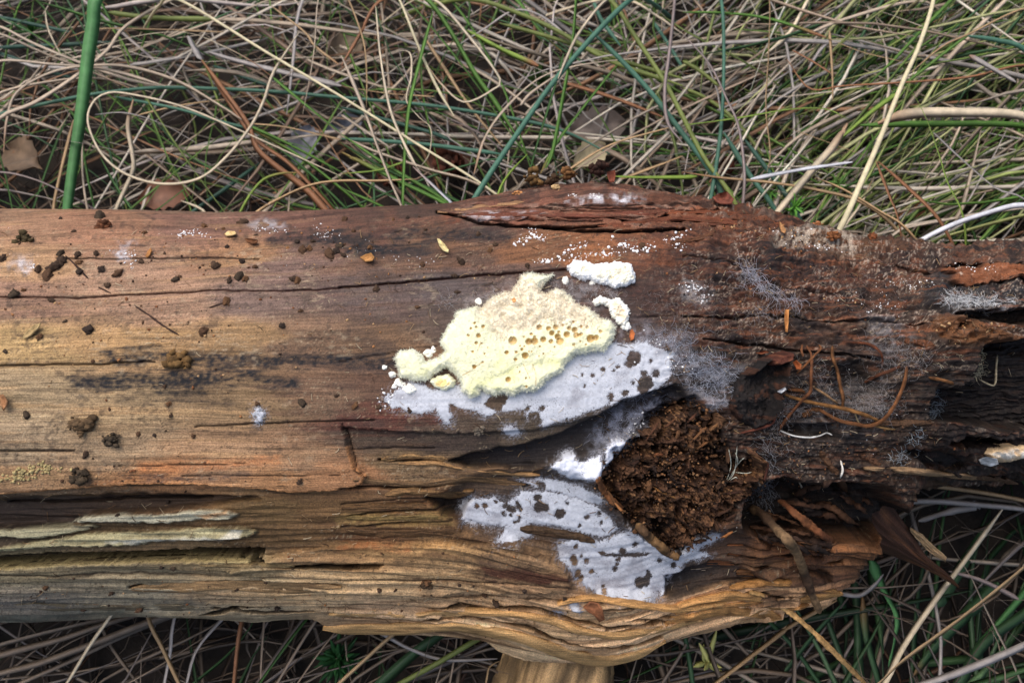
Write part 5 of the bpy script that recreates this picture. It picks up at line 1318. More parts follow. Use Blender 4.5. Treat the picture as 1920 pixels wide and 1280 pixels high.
def flake(name, sheet, pts, col, label, cat, lift=1.0, tilt=3.0, thick=0.9, at=None, curl=0.002, group=None):
    """thin curled chip with its own thickness"""
    P0 = np.array(PT(sheet, pts)); c = P0.mean(0); n = len(P0)
    rings = []
    for f_r in (1.0, 0.66, 0.33):
        q = c + (P0 - c) * f_r
        q = np.column_stack([q, np.full(n, f_r)])
        rings.append(q)
    q = np.vstack(rings + [np.array([[c[0], c[1], 0.0]])])
    sp_ = np.abs(P0 - c).max()
    lf = (lift + tilt * (q[:, 0] - c[0]) / sp_ * 0.5) * 1e-3 + curl * q[:, 2] ** 2
    top = on_log(q[:, 0], q[:, 1], lf, True) if at is None else np.array([ground_pt(a, b, at + l) for a, b, l in zip(q[:, 0], q[:, 1], lf)])
    bot = top - np.array([0, 0, 1.0]) * thick * 1e-3
    V = np.vstack([top, bot]); N_ = len(top); Fs = []
    for k in range(2):
        for i in range(n):
            j = (i + 1) % n
            a, b, d_, e_ = k * n + i, k * n + j, (k + 1) * n + j, (k + 1) * n + i
            Fs += [[a, b, d_], [a, d_, e_], [N_ + a, N_ + d_, N_ + b], [N_ + a, N_ + e_, N_ + d_]]
    for i in range(n):
        j = (i + 1) % n
        Fs += [[2 * n + i, 2 * n + j, 3 * n], [N_ + 2 * n + j, N_ + 2 * n + i, N_ + 3 * n], [i, N_ + i, N_ + j], [i, N_ + j, j]]
    cc = lin(*col) * (1 + 0.25 * rp.uniform(-1, 1, (len(V), 1)))
    return obj(name, V, np.array(Fs), M_BIT, None, label, cat, group, col=cc.clip(0.01, 0.85), smooth=False)
flake('wood_chip', 'C4', [(1258,175),(1285,160),(1325,165),(1338,178),(1310,185),(1270,188)], (196, 168, 120), 'beige oval wood chip among white granules', 'wood chip')
flake('wood_chip', 'C4', [(1370,200),(1410,205),(1452,212),(1448,228),(1415,232),(1385,218)], (104, 68, 44), 'thin brown bark chip just past the beige oval chip', 'wood chip')
flake('wood_chip', 'C4', [(815,300),(830,275),(855,255),(862,270),(845,298),(825,306)], (150, 104, 60), 'small tan splinter chip by the hairline crack', 'wood chip', curl=0.001)
flake('wood_chip', 'C4', [(125,755),(160,715),(215,680),(250,672),(240,695),(190,735),(145,758)], (166, 142, 100), 'long tan leaf scale lying on the yellowest wood', 'leaf scale', curl=0.0012)
flake('leaf_flake', 'C4', [(10,1070),(40,1065),(70,1100),(60,1130),(40,1155),(20,1120)], (156, 114, 80), 'orange-tan leaf flake on the pale weathered wood', 'leaf flake')
flake('wood_chip', 'C5', [(105,305),(140,290),(175,284),(195,310),(180,328),(140,330),(125,318)], (158, 114, 68), 'orange curled wood chip below the blue-black streak', 'wood chip', tilt=5)
flake('leaf_flake', 'C5', [(535,200),(550,205),(580,235),(604,270),(600,282),(570,268),(548,240)], (196, 180, 132), 'pale straw-coloured leaf scale on the brown wood', 'leaf flake', tilt=4)
flake('wood_chip', 'C5', [(952,540),(965,534),(975,545),(970,558),(957,555)], (206, 150, 96), 'tiny orange chip stuck on the pored fungus', 'wood chip', lift=7.5, curl=0.0006)
flake('wood_chip', 'C5', [(1610,712),(1622,706),(1634,730),(1628,760),(1612,768),(1607,745)], (168, 98, 56), 'bright orange chip between the pored fungus and the mould', 'wood chip', curl=0.0008)
flake('leaf_flake', 'B', [(1205,885),(1240,855),(1280,860),(1300,890),(1310,940),(1285,955),(1260,925),(1225,905)], (122, 78, 52), 'curled brown leaf flake lodged on the lowest ridge', 'leaf flake', lift=3)
flake('leaf_flake', 'C2', [(1475,970),(1520,962),(1522,1000),(1515,1028),(1490,1025),(1482,1000)], (118, 66, 50), 'red-brown bark flake standing on the crest of the log', 'bark flake', lift=4)
flake('leaf_flake', 'T', [(1330,135),(1360,118),(1395,112),(1425,150),(1415,172),(1370,170),(1345,158)], (112, 64, 50), 'red-brown bark flake on the rotten upper edge', 'bark flake', lift=4)
flake('wood_chip', 'C6', [(520,110),(535,130),(552,160),(548,178),(532,170),(524,140)], (170, 124, 82), 'upright tan splinter in the crumbs of the upper edge', 'wood chip', lift=4)
flake('wood_chip', 'C6', [(558,598),(576,598),(574,660),(570,720),(560,718),(556,660)], (176, 122, 72), 'thin tan splinter bridging a crack in the rotten wood', 'wood chip', lift=2)
flake('wood_chip', 'C6', [(595,885),(610,875),(632,900),(630,925),(612,925)], (150, 84, 48), 'orange bud scale tucked under the rootlets', 'bud scale', lift=4)
flake('wood_chip', 'C6', [(405,835),(450,825),(465,833),(430,842)], (140, 84, 58), 'flat reddish chip on the dark rotten wood', 'wood chip')
flake('wood_chip', 'C6', [(478,1040),(508,1018),(515,1030),(495,1050)], (172, 174, 178), 'white chip of mycelium on the black fin', 'mycelium flake', lift=12)
for k, (pts, w) in enumerate([([(755,575),(830,625),(920,690),(1000,738)], 3.0), ([(365,295),(420,345),(495,425)], 3.0), ([(550,472),(590,490),(625,510)], 2.4), ([(1170,585),(1215,570),(1260,556)], 2.4)]):
    stick('needle', 'C4', pts, w, (66, 48, 40), ['long dark conifer needle lying slantwise on tan wood', 'dark bent needle among the soil pellets', 'short dark needle on the long crack', 'short dark needle tucked under a pellet'][k], 'needle', flat=0.9, sides=5)
# pale honeycombed fungus at the broken end
lump('honeycomb_fungus', PT('R', [(1640,740),(1690,700),(1760,690),(1860,685),(1990,690),(2000,800),(1900,770),(1800,800),(1700,800),(1660,780)]), 0.006, 6, 1.2, 'pale honeycombed fungus at the broken end of the log', 'fungus',
     w_col((206, 176, 136), (232, 222, 206)), rough=2.0, pores=[(1380 + x / 3.556, 640 + y / 3.556, r / 3.556) for x, y, r in [(1700,740,16),(1760,720,14),(1745,770,14),(1830,730,18),(1890,750,16),(1800,770,10)]])
flake('wood_chip', 'R', [(1585,775),(1620,755),(1680,765),(1690,800),(1650,818),(1600,805)], (196, 194, 190), 'round grey-white chip beside the honeycombed fungus', 'mycelium flake', lift=4)

# ---------------------------------------------------------------- grass
GC = {'dry': (186, 168, 146), 'cream': (206, 190, 162), 'straw': (208, 196, 160), 'mauve': (150, 134, 128), 'brown': (150, 104, 72), 'grey': (164, 156, 150), 'white': (208, 208, 212), 'rush': (72, 112, 92), 'rushd': (52, 84, 70),
      'green': (86, 124, 50), 'greend': (52, 86, 38), 'olive': (112, 122, 62), 'lime': (128, 152, 64), 'broad': (82, 132, 78), 'tan': (176, 146, 108), 'dull': (132, 116, 100), 'dullg': (52, 80, 50)}
NAMES = {'dry': ('dry_grass_stalk', 'dry beige grass blade'), 'cream': ('dry_grass_stalk', 'cream dry grass blade'), 'straw': ('straw_stalk', 'pale yellow straw stalk'), 'mauve': ('dry_grass_stalk', 'greyish mauve dry grass blade'),
         'brown': ('dry_grass_stalk', 'rusty brown dead grass blade'), 'grey': ('dry_grass_stalk', 'grey weathered grass blade'), 'white': ('straw_stalk', 'bleached white straw'), 'rush': ('rush_stalk', 'round blue-green rush stem'),
         'rushd': ('rush_stalk', 'dark green rush stem deep in the mat'), 'green': ('grass_stalk', 'fresh green grass blade'), 'greend': ('grass_stalk', 'dark green grass blade'), 'olive': ('rush_stalk', 'olive green stem'),
         'lime': ('grass_stalk', 'yellow-green grass blade'), 'broad': ('grass_stalk', 'broad bright green grass blade'), 'tan': ('dry_grass_stalk', 'tan dead grass blade'), 'dull': ('dry_grass_stalk', 'dull brown-grey grass blade'),
         'dullg': ('grass_stalk', 'broad dull green grass blade')}
rg = np.random.default_rng(21)

def blade(kind, w, sheets, z0, z1, label=None, tip=None, endz=None, arch=0.0):
    """sheets: [(sheet, points), ...] traced along the blade; heights run from z0 to z1 above the ground"""
    pts = []
    for sh, p in sheets: pts += PT(sh, p)
    P0 = np.array(pts, float)
    seg = np.concatenate([[0], np.cumsum(np.linalg.norm(np.diff(P0, axis=0), axis=1))]); t = seg / seg[-1]
    if P0[:, 1].mean() < 700: z0, z1 = z0 + 0.018, z1 + 0.018
    z = z0 + (z1 - z0) * t + arch * np.sin(math.pi * t)
    P3 = [ground_pt(px, py, zz) for (px, py), zz in zip(P0, z)]
    # ends that run out of the picture or behind the log carry on, rooting in the ground
    for end in (0, 1):
        a, b = (P0[0], P0[1]) if end == 0 else (P0[-1], P0[-2])
        if a[1] < 8 or a[0] < 6 or a[0] > 1914 or a[1] > 1274 or (340 < a[1] < 470 and a[1] > b[1] - 5) or (1150 < a[1] < 1230 and a[1] < b[1]):
            p, q = (P3[0], P3[1]) if end == 0 else (P3[-1], P3[-2])
            dv = p - q; dv = dv / (np.linalg.norm(dv) + 1e-9)
            e1 = p + dv * 0.03; e2 = p + dv * 0.085
            e1[2] = p[2] * 0.8; e2[2] = p[2] * 0.25
            P3 = [e2, e1] + P3 if end == 0 else P3 + [e1, e2]
    n = 12 + 5 * len(P3)
    c = catmull(np.array(P3), n)
    t = np.linspace(0, 1, n)
    W = w * S * 1.2 * np.clip(0.3 + np.minimum(t, 1 - t) * 9, 0, 1) * (1 + 0.12 * fbm(t * 6, t * 0 + rg.uniform(0, 90), 2, 600))
    if kind == 'broad': W *= 1.25 - 0.75 * t
    elif NAMES[kind][0] != 'rush_stalk': W *= (1.2 - 0.55 * t) if rg.random() < 0.5 else (0.65 + 0.55 * t)
    rush = NAMES[kind][0] == 'rush_stalk' or kind in ('straw',)
    roll = (rg.uniform(-0.7, 0.7) if kind not in ('broad', 'dullg') else 0.15) + np.cumsum(rg.normal(0, 0.06, n)) if not rush else np.zeros(n)
    v, f = tubes(c[None], W[None], 0.9 if rush else 0.07, 6 if rush else 4, roll=roll[None])
    k = 6 if rush else 4
    colr = lin(*GC[kind]) * (1 + rg.uniform(-0.12, 0.12)) * (1 + 0.18 * fbm(t * 8, t * 0 + rg.uniform(0, 90), 2, 605))[:, None]
    if tip: colr = mixc(colr, lin(*GC[tip]), sst(0.72, 0.95, t))
    elif not rush and rg.random() < 0.35: colr = mixc(colr, lin(150, 104, 66), sst(0.82, 1.0, t if rg.random() < 0.5 else 1 - t) * 0.7)
    nm, lb = NAMES[kind]
    where = 'below the log' if P0[:, 1].mean() > 820 else 'behind the log'
    cv = np.repeat(colr, k, 0)
    if not rush and kind not in ('broad', 'dullg'): cv = cv * np.tile(np.array([0.78, 1.0, 1.18, 1.0]), n)[:, None]
    o = obj(nm, v, f, M_BLADE, None, label or (lb + (' crossing the tangled mat ' if where[:2] == 'be' and where != 'below the log' else ' in the shaded mat ') + where), 'grass' if 'straw' not in nm else 'straw',
            None if label else lb + 's ' + where, kind='thing', col=cv.clip(0.01, 0.85), smooth=rush)
    return o

T_ = [
 ('broad', 25, [('C1', [(545,-20),(520,130),(490,330),(462,560),(440,720),(400,980),(375,1180)])], .095, .05, 'broad bright green grass blade standing alone among dry curls', None),
 ('straw', 5.5, [('C1', [(1000,0),(1500,300),(1905,540)]), ('C2', [(400,790),(870,1090)])], .10, .10, 'long straight pale straw stalk ending at the crest of the log', None),
 ('rush', 8, [('C1', [(0,640),(250,580),(500,530),(800,495),(1000,490),(1500,510),(1900,545)]), ('C2', [(500,590),(1000,670),(1260,740),(1500,860)])], .05, .055, 'long arching blue-green rush stem lying level with the log', None),
 ('cream', 5, [('C1', [(1670,180),(1530,400),(1470,570),(1390,720),(1250,890),(1100,1000),(900,1026),(700,970),(560,850),(490,680),(520,570),(600,520),(720,525),(1000,590),(1330,725),(1905,985)])], .10, .06, 'cream dry blade curled into a wide open loop', None),
 ('dry', 7, [('C1', [(20,850),(40,660),(100,510),(300,400),(540,365),(750,380),(1000,460),(1240,600),(1380,690)])], .06, .06, None, None),
 ('dry', 8, [('C1', [(0,660),(200,570),(430,420),(600,280),(700,150),(960,0)])], .06, .05, None, None), ('dry', 6, [('C1', [(0,150),(180,240),(420,340),(700,440),(900,480)])], .055, .05, None, None),
 ('dry', 6, [('C1', [(0,340),(300,360),(600,390),(920,480)])], .06, .055, None, None), ('dry', 6, [('C1', [(0,190),(250,300),(480,390),(740,500)])], .05, .05, None, None),
 ('cream', 7, [('C1', [(200,330),(500,270),(800,195),(1050,185),(1250,260),(1400,340),(1520,430)])], .065, .06, None, 'brown'), ('green', 7, [('C1', [(1520,430),(1700,580),(1905,745)])], .06, .05, None, None),
 ('mauve', 7, [('C1', [(0,745),(400,790),(800,875),(1150,980),(1480,1130)])], .065, .075, 'long greyish mauve blade passing through the wide open loop', None),
 ('brown', 14, [('C1', [(1120,330),(1230,480),(1380,690),(1450,850),(1700,1050),(1830,1190)])], .075, .05, 'wide rusty folded dead leaf blade pointing at the log', None), ('grey', 13, [('C1', [(1050,200),(1085,270),(1125,335)])], .075, .075, 'short frayed grey tip of the rusty folded leaf', None),
 ('brown', 9, [('C1', [(1160,380),(1300,600),(1430,780),(1600,900),(1760,1060)])], .06, .05, None, None),
 ('rush', 7, [('C1', [(640,540),(1000,610),(1200,670),(1400,720)])], .045, .045, None, None),
 ('green', 6, [('C1', [(1380,700),(1600,800),(1905,960)])], .065, .05, None, None), ('green', 6, [('C1', [(1400,720),(1650,860),(1905,1055)])], .06, .05, None, None), ('greend', 6, [('C1', [(1420,740),(1650,900),(1905,1135)])], .055, .05, None, None),
 ('green', 5, [('C1', [(1500,770),(1700,820),(1905,900)])], .06, .055, None, None), ('green', 6, [('C1', [(1440,760),(1560,860),(1760,1000),(1905,1180)])], .05, .045, None, None), ('lime', 5, [('C1', [(1340,1190),(1450,1020),(1560,970),(1660,965)])], .06, .06, None, None),
 ('tan', 6, [('C1', [(1410,1205),(1600,1090),(1750,1030),(1905,1010)]), ('C2', [(200,1010),(420,1000)])], .07, .07, None, None), ('cream', 8, [('C1', [(745,555),(715,700),(740,860),(740,960),(640,1195)])], .06, .05, None, None),
 ('greend', 9, [('C1', [(380,640),(300,830),(190,1150)])], .03, .02, None, None), ('greend', 6, [('C1', [(560,880),(640,1030),(750,1195)])], .05, .05, None, None), ('grey', 9, [('C1', [(1690,0),(1650,160),(1640,300),(1600,640)])], .055, .04, 'upright grey stalk with frayed joints', None),
 ('dry', 4.5, [('C1', [(1775,0),(1750,300),(1690,640)])], .085, .08, None, None), ('tan', 5, [('C1', [(1510,30),(1700,180),(1760,260),(1890,360)])], .085, .08, None, None), ('rushd', 9, [('C1', [(0,100),(200,140),(430,190)])], .03, .03, None, None),
 ('rushd', 10, [('C1', [(0,270),(300,255),(620,235)])], .03, .03, None, None), ('rushd', 9, [('C1', [(0,300),(250,390),(420,440)])], .028, .028, None, None), ('olive', 12, [('C1', [(600,70),(850,100),(1200,110)])], .04, .04, None, None),
 ('rushd', 9, [('C1', [(1190,370),(1500,480)])], .035, .035, None, None), ('rushd', 9, [('C1', [(1060,1200),(1250,1060),(1450,910)])], .03, .025, None, None), ('grey', 12, [('C1', [(1160,290),(1400,360),(1905,480)])], .045, .045, None, None),
 ('cream', 5, [('C1', [(250,60),(270,170),(340,310)])], .06, .06, None, None), ('tan', 7, [('C1', [(380,210),(550,162),(900,165),(1250,180)])], .05, .05, None, None), ('dry', 5, [('C1', [(470,1060),(460,800),(490,620)])], .05, .05, None, None),
 ('dry', 6, [('C1', [(0,520),(260,460),(560,440),(860,520)])], .045, .045, None, None), ('tan', 6, [('C1', [(740,650),(1000,590),(1250,555),(1500,530),(1580,600)])], .045, .045, None, None), ('grey', 5, [('C1', [(530,640),(700,630),(900,690),(1100,800)])], .06, .06, None, None),
 ('dry', 6, [('C1', [(0,720),(300,640),(430,600)])], .04, .04, None, None), ('tan', 7, [('C1', [(1400,690),(1600,710),(1905,780)])], .065, .06, None, None), ('cream', 5, [('C1', [(1010,1120),(1110,1160),(1165,1208)])], .06, .06, None, None),
 ('tan', 6, [('C1', [(300,1190),(330,1000),(410,670)])], .04, .03, None, None), ('mauve', 6, [('C1', [(0,960),(160,990),(330,1060)])], .05, .05, None, None),
 ('rush', 10.5, [('C2', [(1600,10),(1240,390),(1000,720),(720,1150)])], .105, .10, 'straight blue-green rush stem leaning on the crest of the log', None),
 ('rush', 10, [('C2', [(1380,160),(1550,325),(1730,520),(1900,740)]), ('C3', [(150,950),(220,1090)])], .10, .075, 'blue-green jointed rush stem running down to the rotten edge', None),
 ('olive', 9, [('C2', [(1500,0),(1650,220),(1800,450),(1900,640)]), ('C3', [(120,880),(280,1110)])], .09, .08, 'olive stem beside the jointed rush stem', None), ('green', 7, [('C2', [(510,70),(440,330),(370,650),(340,1160)])], .10, .09, 'slim upright green blade meeting the upper edge of the log', None),
 ('green', 9, [('C2', [(480,0),(600,160),(750,420),(850,560),(970,750)])], .075, .055, None, None), ('green', 9, [('C2', [(380,20),(560,220),(740,450),(900,680),(1080,930)])], .065, .05, None, None), ('green', 8, [('C2', [(610,0),(750,190),(900,480),(1000,760),(1060,950)])], .05, .045, None, None),
 ('cream', 6, [('C2', [(520,0),(700,190),(880,430),(860,490),(690,570),(560,470),(470,350)])], .11, .09, 'cream blade bent sharply into a hook', None), ('cream', 5, [('C2', [(190,30),(220,330),(270,600),(350,800),(420,930)])], .105, .10, None, None),
 ('cream', 4, [('C2', [(310,280),(385,300),(390,430),(365,560),(430,650),(500,720),(490,860),(430,945)])], .095, .09, 'thin cream blade twisting in an S', None), ('dry', 6, [('C2', [(0,310),(120,590),(200,810),(280,1020),(340,1160)])], .10, .095, None, None),
 ('tan', 5, [('C2', [(40,0),(120,220),(140,400),(140,600)])], .09, .085, None, None), ('green', 7, [('C2', [(1310,0),(1290,250),(1240,530),(1180,850),(1140,940)])], .085, .075, None, None), ('greend', 6, [('C2', [(1240,300),(1180,520),(1100,780),(1050,960)])], .08, .07, None, None),
 ('green', 7, [('C2', [(1540,360),(1350,600),(1200,800),(1110,970)])], .08, .07, None, None), ('lime', 6, [('C2', [(870,1105),(930,980),(1040,860)])], .10, .09, None, None), ('dry', 6, [('C2', [(740,970),(800,770),(920,600),(1100,440),(1300,370),(1600,330),(1905,315)])], .085, .08, None, None),
 ('cream', 5, [('C2', [(1480,0),(1330,180),(1260,320),(1210,440)])], .11, .105, None, None), ('olive', 10, [('C2', [(750,0),(1000,80),(1200,170),(1500,340),(1905,480)])], .06, .06, None, None), ('olive', 9, [('C2', [(880,130),(1100,190),(1400,280),(1600,350),(1905,440)])], .055, .055, None, None),
 ('lime', 10, [('C2', [(700,170),(900,280),(1100,370)])], .06, .06, None, 'brown'), ('cream', 7, [('C2', [(1590,0),(1760,90),(1905,190)])], .075, .07, None, None), ('mauve', 6, [('C2', [(1860,0),(1830,300),(1805,500),(1820,680),(1905,800)])], .10, .09, None, None),
 ('rush', 9, [('C2', [(0,775),(400,800),(700,835),(890,860)])], .06, .06, None, None), ('rushd', 9, [('C2', [(0,600),(250,670),(500,740),(650,800)])], .04, .04, None, None), ('green', 8, [('C2', [(0,750),(250,920),(560,1110)])], .07, .065, None, None),
 ('green', 8, [('C2', [(0,850),(300,1000),(600,1150)])], .07, .065, None, None), ('greend', 8, [('C2', [(0,960),(200,1060),(420,1160)])], .065, .06, None, None), ('green', 7, [('C2', [(0,1050),(250,1165)])], .065, .06, None, None), ('greend', 8, [('C2', [(0,800),(280,960),(640,1120)])], .06, .055, None, None),
 ('lime', 5, [('C2', [(0,970),(200,950),(360,900)])], .07, .07, None, None), ('dry', 6, [('C2', [(0,640),(280,830)])], .075, .075, None, None), ('dry', 7, [('C2', [(0,760),(200,850),(500,950),(740,1020)])], .065, .065, None, None), ('white', 7, [('C2', [(400,930),(560,1080),(640,1165)])], .10, .095, 'short bleached white straw against the upper edge of the log', None),
 ('tan', 5, [('C2', [(1250,960),(1500,810),(1840,710)])], .085, .08, None, None), ('straw', 5, [('C2', [(325,0),(430,260),(530,480),(630,650)])], .095, .09, 'feathery pale grass spikelet stalk', None), ('cream', 7, [('C2', [(1800,40),(1680,180),(1590,310)])], .06, .06, None, None),
 ('rush', 9, [('C2', [(1400,0),(1450,110),(1560,260)])], .05, .05, None, None), ('rush', 8, [('C2', [(1740,120),(1820,240),(1905,380)])], .045, .045, None, None), ('tan', 7, [('C2', [(1905,870),(1750,930),(1560,1000)])], .07, .07, None, None),
 ('lime', 8, [('C2', [(1520,985),(1700,990),(1905,990)]), ('C3', [(80,985)])], .075, .07, None, None), ('green', 10, [('C2', [(980,0),(1100,160),(1230,290)])], .05, .05, None, None), ('brown', 6, [('C2', [(200,20),(100,200),(0,370)])], .09, .08, None, None),
 ('tan', 6, [('C2', [(0,480),(250,520),(520,540)])], .05, .05, None, None), ('grey', 6, [('C2', [(640,260),(800,160),(960,60),(1100,80),(1250,190)])], .06, .06, None, None), ('brown', 9, [('C2', [(1240,460),(1500,540),(1800,655)])], .045, .045, None, None),
 ('dry', 7, [('C2', [(650,350),(800,420),(1000,560),(1180,700)])], .04, .04, None, None), ('tan', 7, [('C2', [(470,220),(600,420),(720,600),(900,820)])], .04, .04, None, None), ('dry', 6, [('C2', [(1000,590),(1060,520),(1200,420)])], .06, .06, None, None), ('mauve', 7, [('C2', [(560,640),(800,760),(1000,930)])], .035, .035, None, None),
 ('straw', 9, [('C3', [(1400,-10),(1330,230),(1220,480),(1100,780),(1000,1010),(880,1275)])], .12, .12, 'long pale straw stalk leaning down to the crumbling upper edge', None), ('rush', 7, [('C3', [(215,0),(230,300),(215,700),(160,1090)])], .09, .08, None, None),
 ('tan', 7, [('C3', [(485,0),(480,300),(465,600),(490,850),(470,965)])], .085, .08, None, None), ('mauve', 6, [('C3', [(0,190),(150,360),(250,560),(310,700),(340,900),(340,1090)])], .10, .09, None, None),
 ('brown', 5, [('C3', [(580,330),(710,495),(900,480),(1250,460),(1600,430),(1905,365)])], .085, .085, 'rusty stalk bent at a sharp elbow', None), ('lime', 6, [('C3', [(0,700),(300,660),(600,610),(800,610),(930,670)])], .09, .085, 'yellow-green blade arching over the mat', None),
 ('green', 6, [('C3', [(0,70),(250,75),(500,110),(800,210)])], .085, .085, None, 'brown'), ('tan', 5, [('C3', [(800,210),(1000,290),(1250,350)])], .085, .085, None, None), ('cream', 16, [('C3', [(1090,690),(1250,640),(1500,628),(1905,650)])], .09, .09, 'wide pale dead blade running out over green grass', None),
 ('green', 11, [('C3', [(990,700),(1400,692),(1905,705)])], .08, .08, None, None), ('white', 8, [('C3', [(380,1000),(640,950),(950,905)])], .095, .10, 'bleached white straw lying almost level above the rotten edge', None), ('cream', 12, [('C3', [(920,690),(830,830),(740,930),(600,1100),(530,1185)])], .09, .085, None, None),
 ('tan', 5, [('C3', [(1905,50),(1600,190),(1450,260),(1280,400)])], .10, .09, None, None), ('white', 10, [('C3', [(1430,1290),(1700,1190),(1905,1145)])], .11, .11, 'thick whitish straw resting on the rotten end', None), ('rush', 10, [('C3', [(230,740),(370,970),(520,1180)])], .07, .065, None, None),
 ('rushd', 10, [('C3', [(330,760),(460,930),(620,1160)])], .06, .055, None, None), ('tan', 7, [('C3', [(550,700),(800,790),(1050,880)])], .07, .07, None, None), ('brown', 12, [('C3', [(1080,900),(1150,1080),(1210,1250)])], .085, .08, None, None), ('brown', 7, [('C3', [(1090,900),(1260,1050),(1440,1240)])], .085, .08, None, None),
 ('grey', 7, [('C3', [(1400,740),(1560,890),(1750,1050),(1905,1110)])], .09, .085, None, None), ('lime', 5, [('C3', [(1250,460),(1350,640),(1430,860),(1480,1020),(1570,1230)])], .10, .10, None, None), ('tan', 8, [('C3', [(0,960),(200,990),(500,1020),(750,1060),(1000,1130)])], .085, .08, None, None),
 ('brown', 6, [('C3', [(610,280),(720,340),(830,410)])], .085, .085, None, None), ('dry', 7, [('C3', [(700,190),(900,110),(1280,10)])], .07, .07, None, None), ('tan', 5, [('C3', [(820,170),(835,400),(838,560)])], .085, .08, None, None), ('grey', 8, [('C3', [(700,390),(760,290),(815,230)])], .06, .06, None, None),
 ('cream', 7, [('C3', [(470,300),(600,180),(700,0)])], .065, .065, None, None), ('grey', 9, [('C3', [(1600,310),(1740,390),(1860,460)])], .09, .09, None, None), ('rush', 10, [('C3', [(1580,200),(1750,225),(1905,275)])], .08, .08, None, None), ('tan', 6, [('C3', [(740,990),(900,1060),(1100,1180),(1250,1280)])], .09, .085, None, None),
 ('cream', 6, [('C3', [(900,1270),(1000,1130),(1060,1000)])], .06, .06, None, None), ('lime', 9, [('C3', [(900,760),(1050,630),(1200,520)])], .075, .075, None, None), ('olive', 8, [('C3', [(0,340),(100,400),(200,480)])], .06, .06, None, None), ('olive', 8, [('C3', [(0,490),(150,560),(300,680),(450,870)])], .05, .05, None, None),
 ('cream', 6, [('A', [(660,665),(663,700),(650,760),(560,930),(450,1090),(320,1300)])], .135, .06, 'thin curved straw overlapping the lower edge of the log', None),
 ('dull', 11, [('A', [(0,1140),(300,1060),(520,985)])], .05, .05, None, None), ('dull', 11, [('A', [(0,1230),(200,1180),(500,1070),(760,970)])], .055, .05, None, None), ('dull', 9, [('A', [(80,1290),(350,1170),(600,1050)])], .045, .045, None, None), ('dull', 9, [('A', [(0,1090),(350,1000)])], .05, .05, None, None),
 ('tan', 7, [('A', [(745,965),(810,1100),(900,1290)])], .06, .05, None, None), ('grey', 7, [('A', [(865,985),(850,1130),(820,1290)])], .05, .045, None, None), ('grey', 8, [('A', [(1100,970),(980,1120),(930,1290)])], .05, .045, None, None), ('brown', 8, [('A', [(1200,1020),(1170,1290)])], .045, .04, None, None),
 ('greend', 9, [('A', [(1500,1000),(1290,1290)])], .05, .045, None, None), ('dull', 6, [('A', [(1570,980),(1380,1290)])], .055, .05, None, None), ('dull', 6, [('A', [(1630,1080),(1480,1290)])], .05, .045, None, None), ('dull', 6, [('A', [(1320,980),(1300,1290)])], .04, .04, None, None), ('dull', 7, [('A', [(500,970),(560,1100),(700,1290)])], .035, .035, None, None),
 ('dullg', 18, [('B', [(460,1060),(330,1160),(190,1290)])], .045, .04, None, None), ('tan', 7, [('B', [(250,1045),(100,1180),(-20,1290)])], .05, .045, None, None), ('grey', 8, [('B', [(220,1040),(350,1110),(520,1162),(780,1158)])], .045, .045, None, None), ('olive', 9, [('B', [(680,1060),(480,1180),(280,1290)])], .05, .045, None, None),
 ('dull', 6, [('B', [(1480,1150),(1440,1290)])], .05, .045, None, None), ('dull', 6, [('B', [(1707,1120),(1600,1290)])], .05, .045, None, None), ('tan', 8, [('B', [(720,1290),(740,1200),(790,1170)])], .05, .05, None, None),
 ('tan', 13, [('E', [(1720,690),(1400,950),(1100,1170),(970,1290)])], .07, .07, 'thick tan straw slanting across the green grass below the shard', None), ('grey', 12, [('E', [(1720,1085),(1450,1200),(1170,1295)])], .075, .075, 'thick greyish straw below the thick tan one', None),
 ('cream', 11, [('E', [(1600,410),(1430,640),(1250,880),(1100,1100),(1000,1295)])], .06, .055, 'long cream straw passing the tip of the dark shard', None), ('tan', 9, [('E', [(150,1290),(400,1100),(560,980),(770,865)])], .055, .06, None, None), ('grey', 8, [('E', [(770,828),(880,840),(960,790),(1005,735)])], .055, .055, None, None),
 ('tan', 7, [('E', [(1080,275),(1400,312),(1720,372)])], .07, .07, None, None), ('grey', 9, [('E', [(1060,390),(1200,370),(1500,390),(1720,412)])], .06, .06, None, None), ('grey', 14, [('E', [(1180,470),(1300,430),(1500,385)])], .05, .05, None, None),
 ('broad', 17, [('E', [(940,660),(1000,800),(1070,945),(1062,1060),(1030,1200)])], .05, .035, 'green blade folded over below the torn wood', None), ('dullg', 18, [('E', [(850,690),(875,950),(880,1200),(885,1290)])], .035, .03, None, None), ('dullg', 13, [('E', [(900,850),(920,1050),(985,1290)])], .04, .035, None, None),
 ('dullg', 9, [('E', [(790,890),(640,1060),(500,1240)])], .045, .045, None, None), ('dullg', 9, [('E', [(520,1060),(600,1160),(690,1290)])], .045, .04, None, None), ('dullg', 18, [('E', [(1530,480),(1330,800),(1260,900)])], .03, .03, None, None), ('dullg', 20, [('E', [(1580,780),(1300,1060),(1150,1250)])], .03, .03, None, None),
 ('dullg', 18, [('E', [(1710,930),(1500,1090),(1380,1290)])], .035, .035, None, None), ('broad', 14, [('E', [(1700,840),(1560,1000),(1440,1120)])], .03, .03, None, None), ('dullg', 8, [('E', [(0,1000),(30,1150),(50,1290)])], .05, .045, None, None), ('dull', 9, [('E', [(180,980),(280,1090),(390,1200)])], .04, .04, None, None),
 ('dull', 8, [('E', [(1707,560),(1600,660),(1590,700)])], .03, .03, None, None), ('mauve', 8, [('E', [(1330,720),(1500,770),(1680,860)])], .05, .05, None, None), ('grey', 6, [('E', [(1280,1280),(1290,1130),(1285,1020)])], .05, .05, None, None),
]
for (kind, w, sheets, z0, z1, label, tip) in T_:
    blade(kind, w, sheets, z0, z1, label, tip)

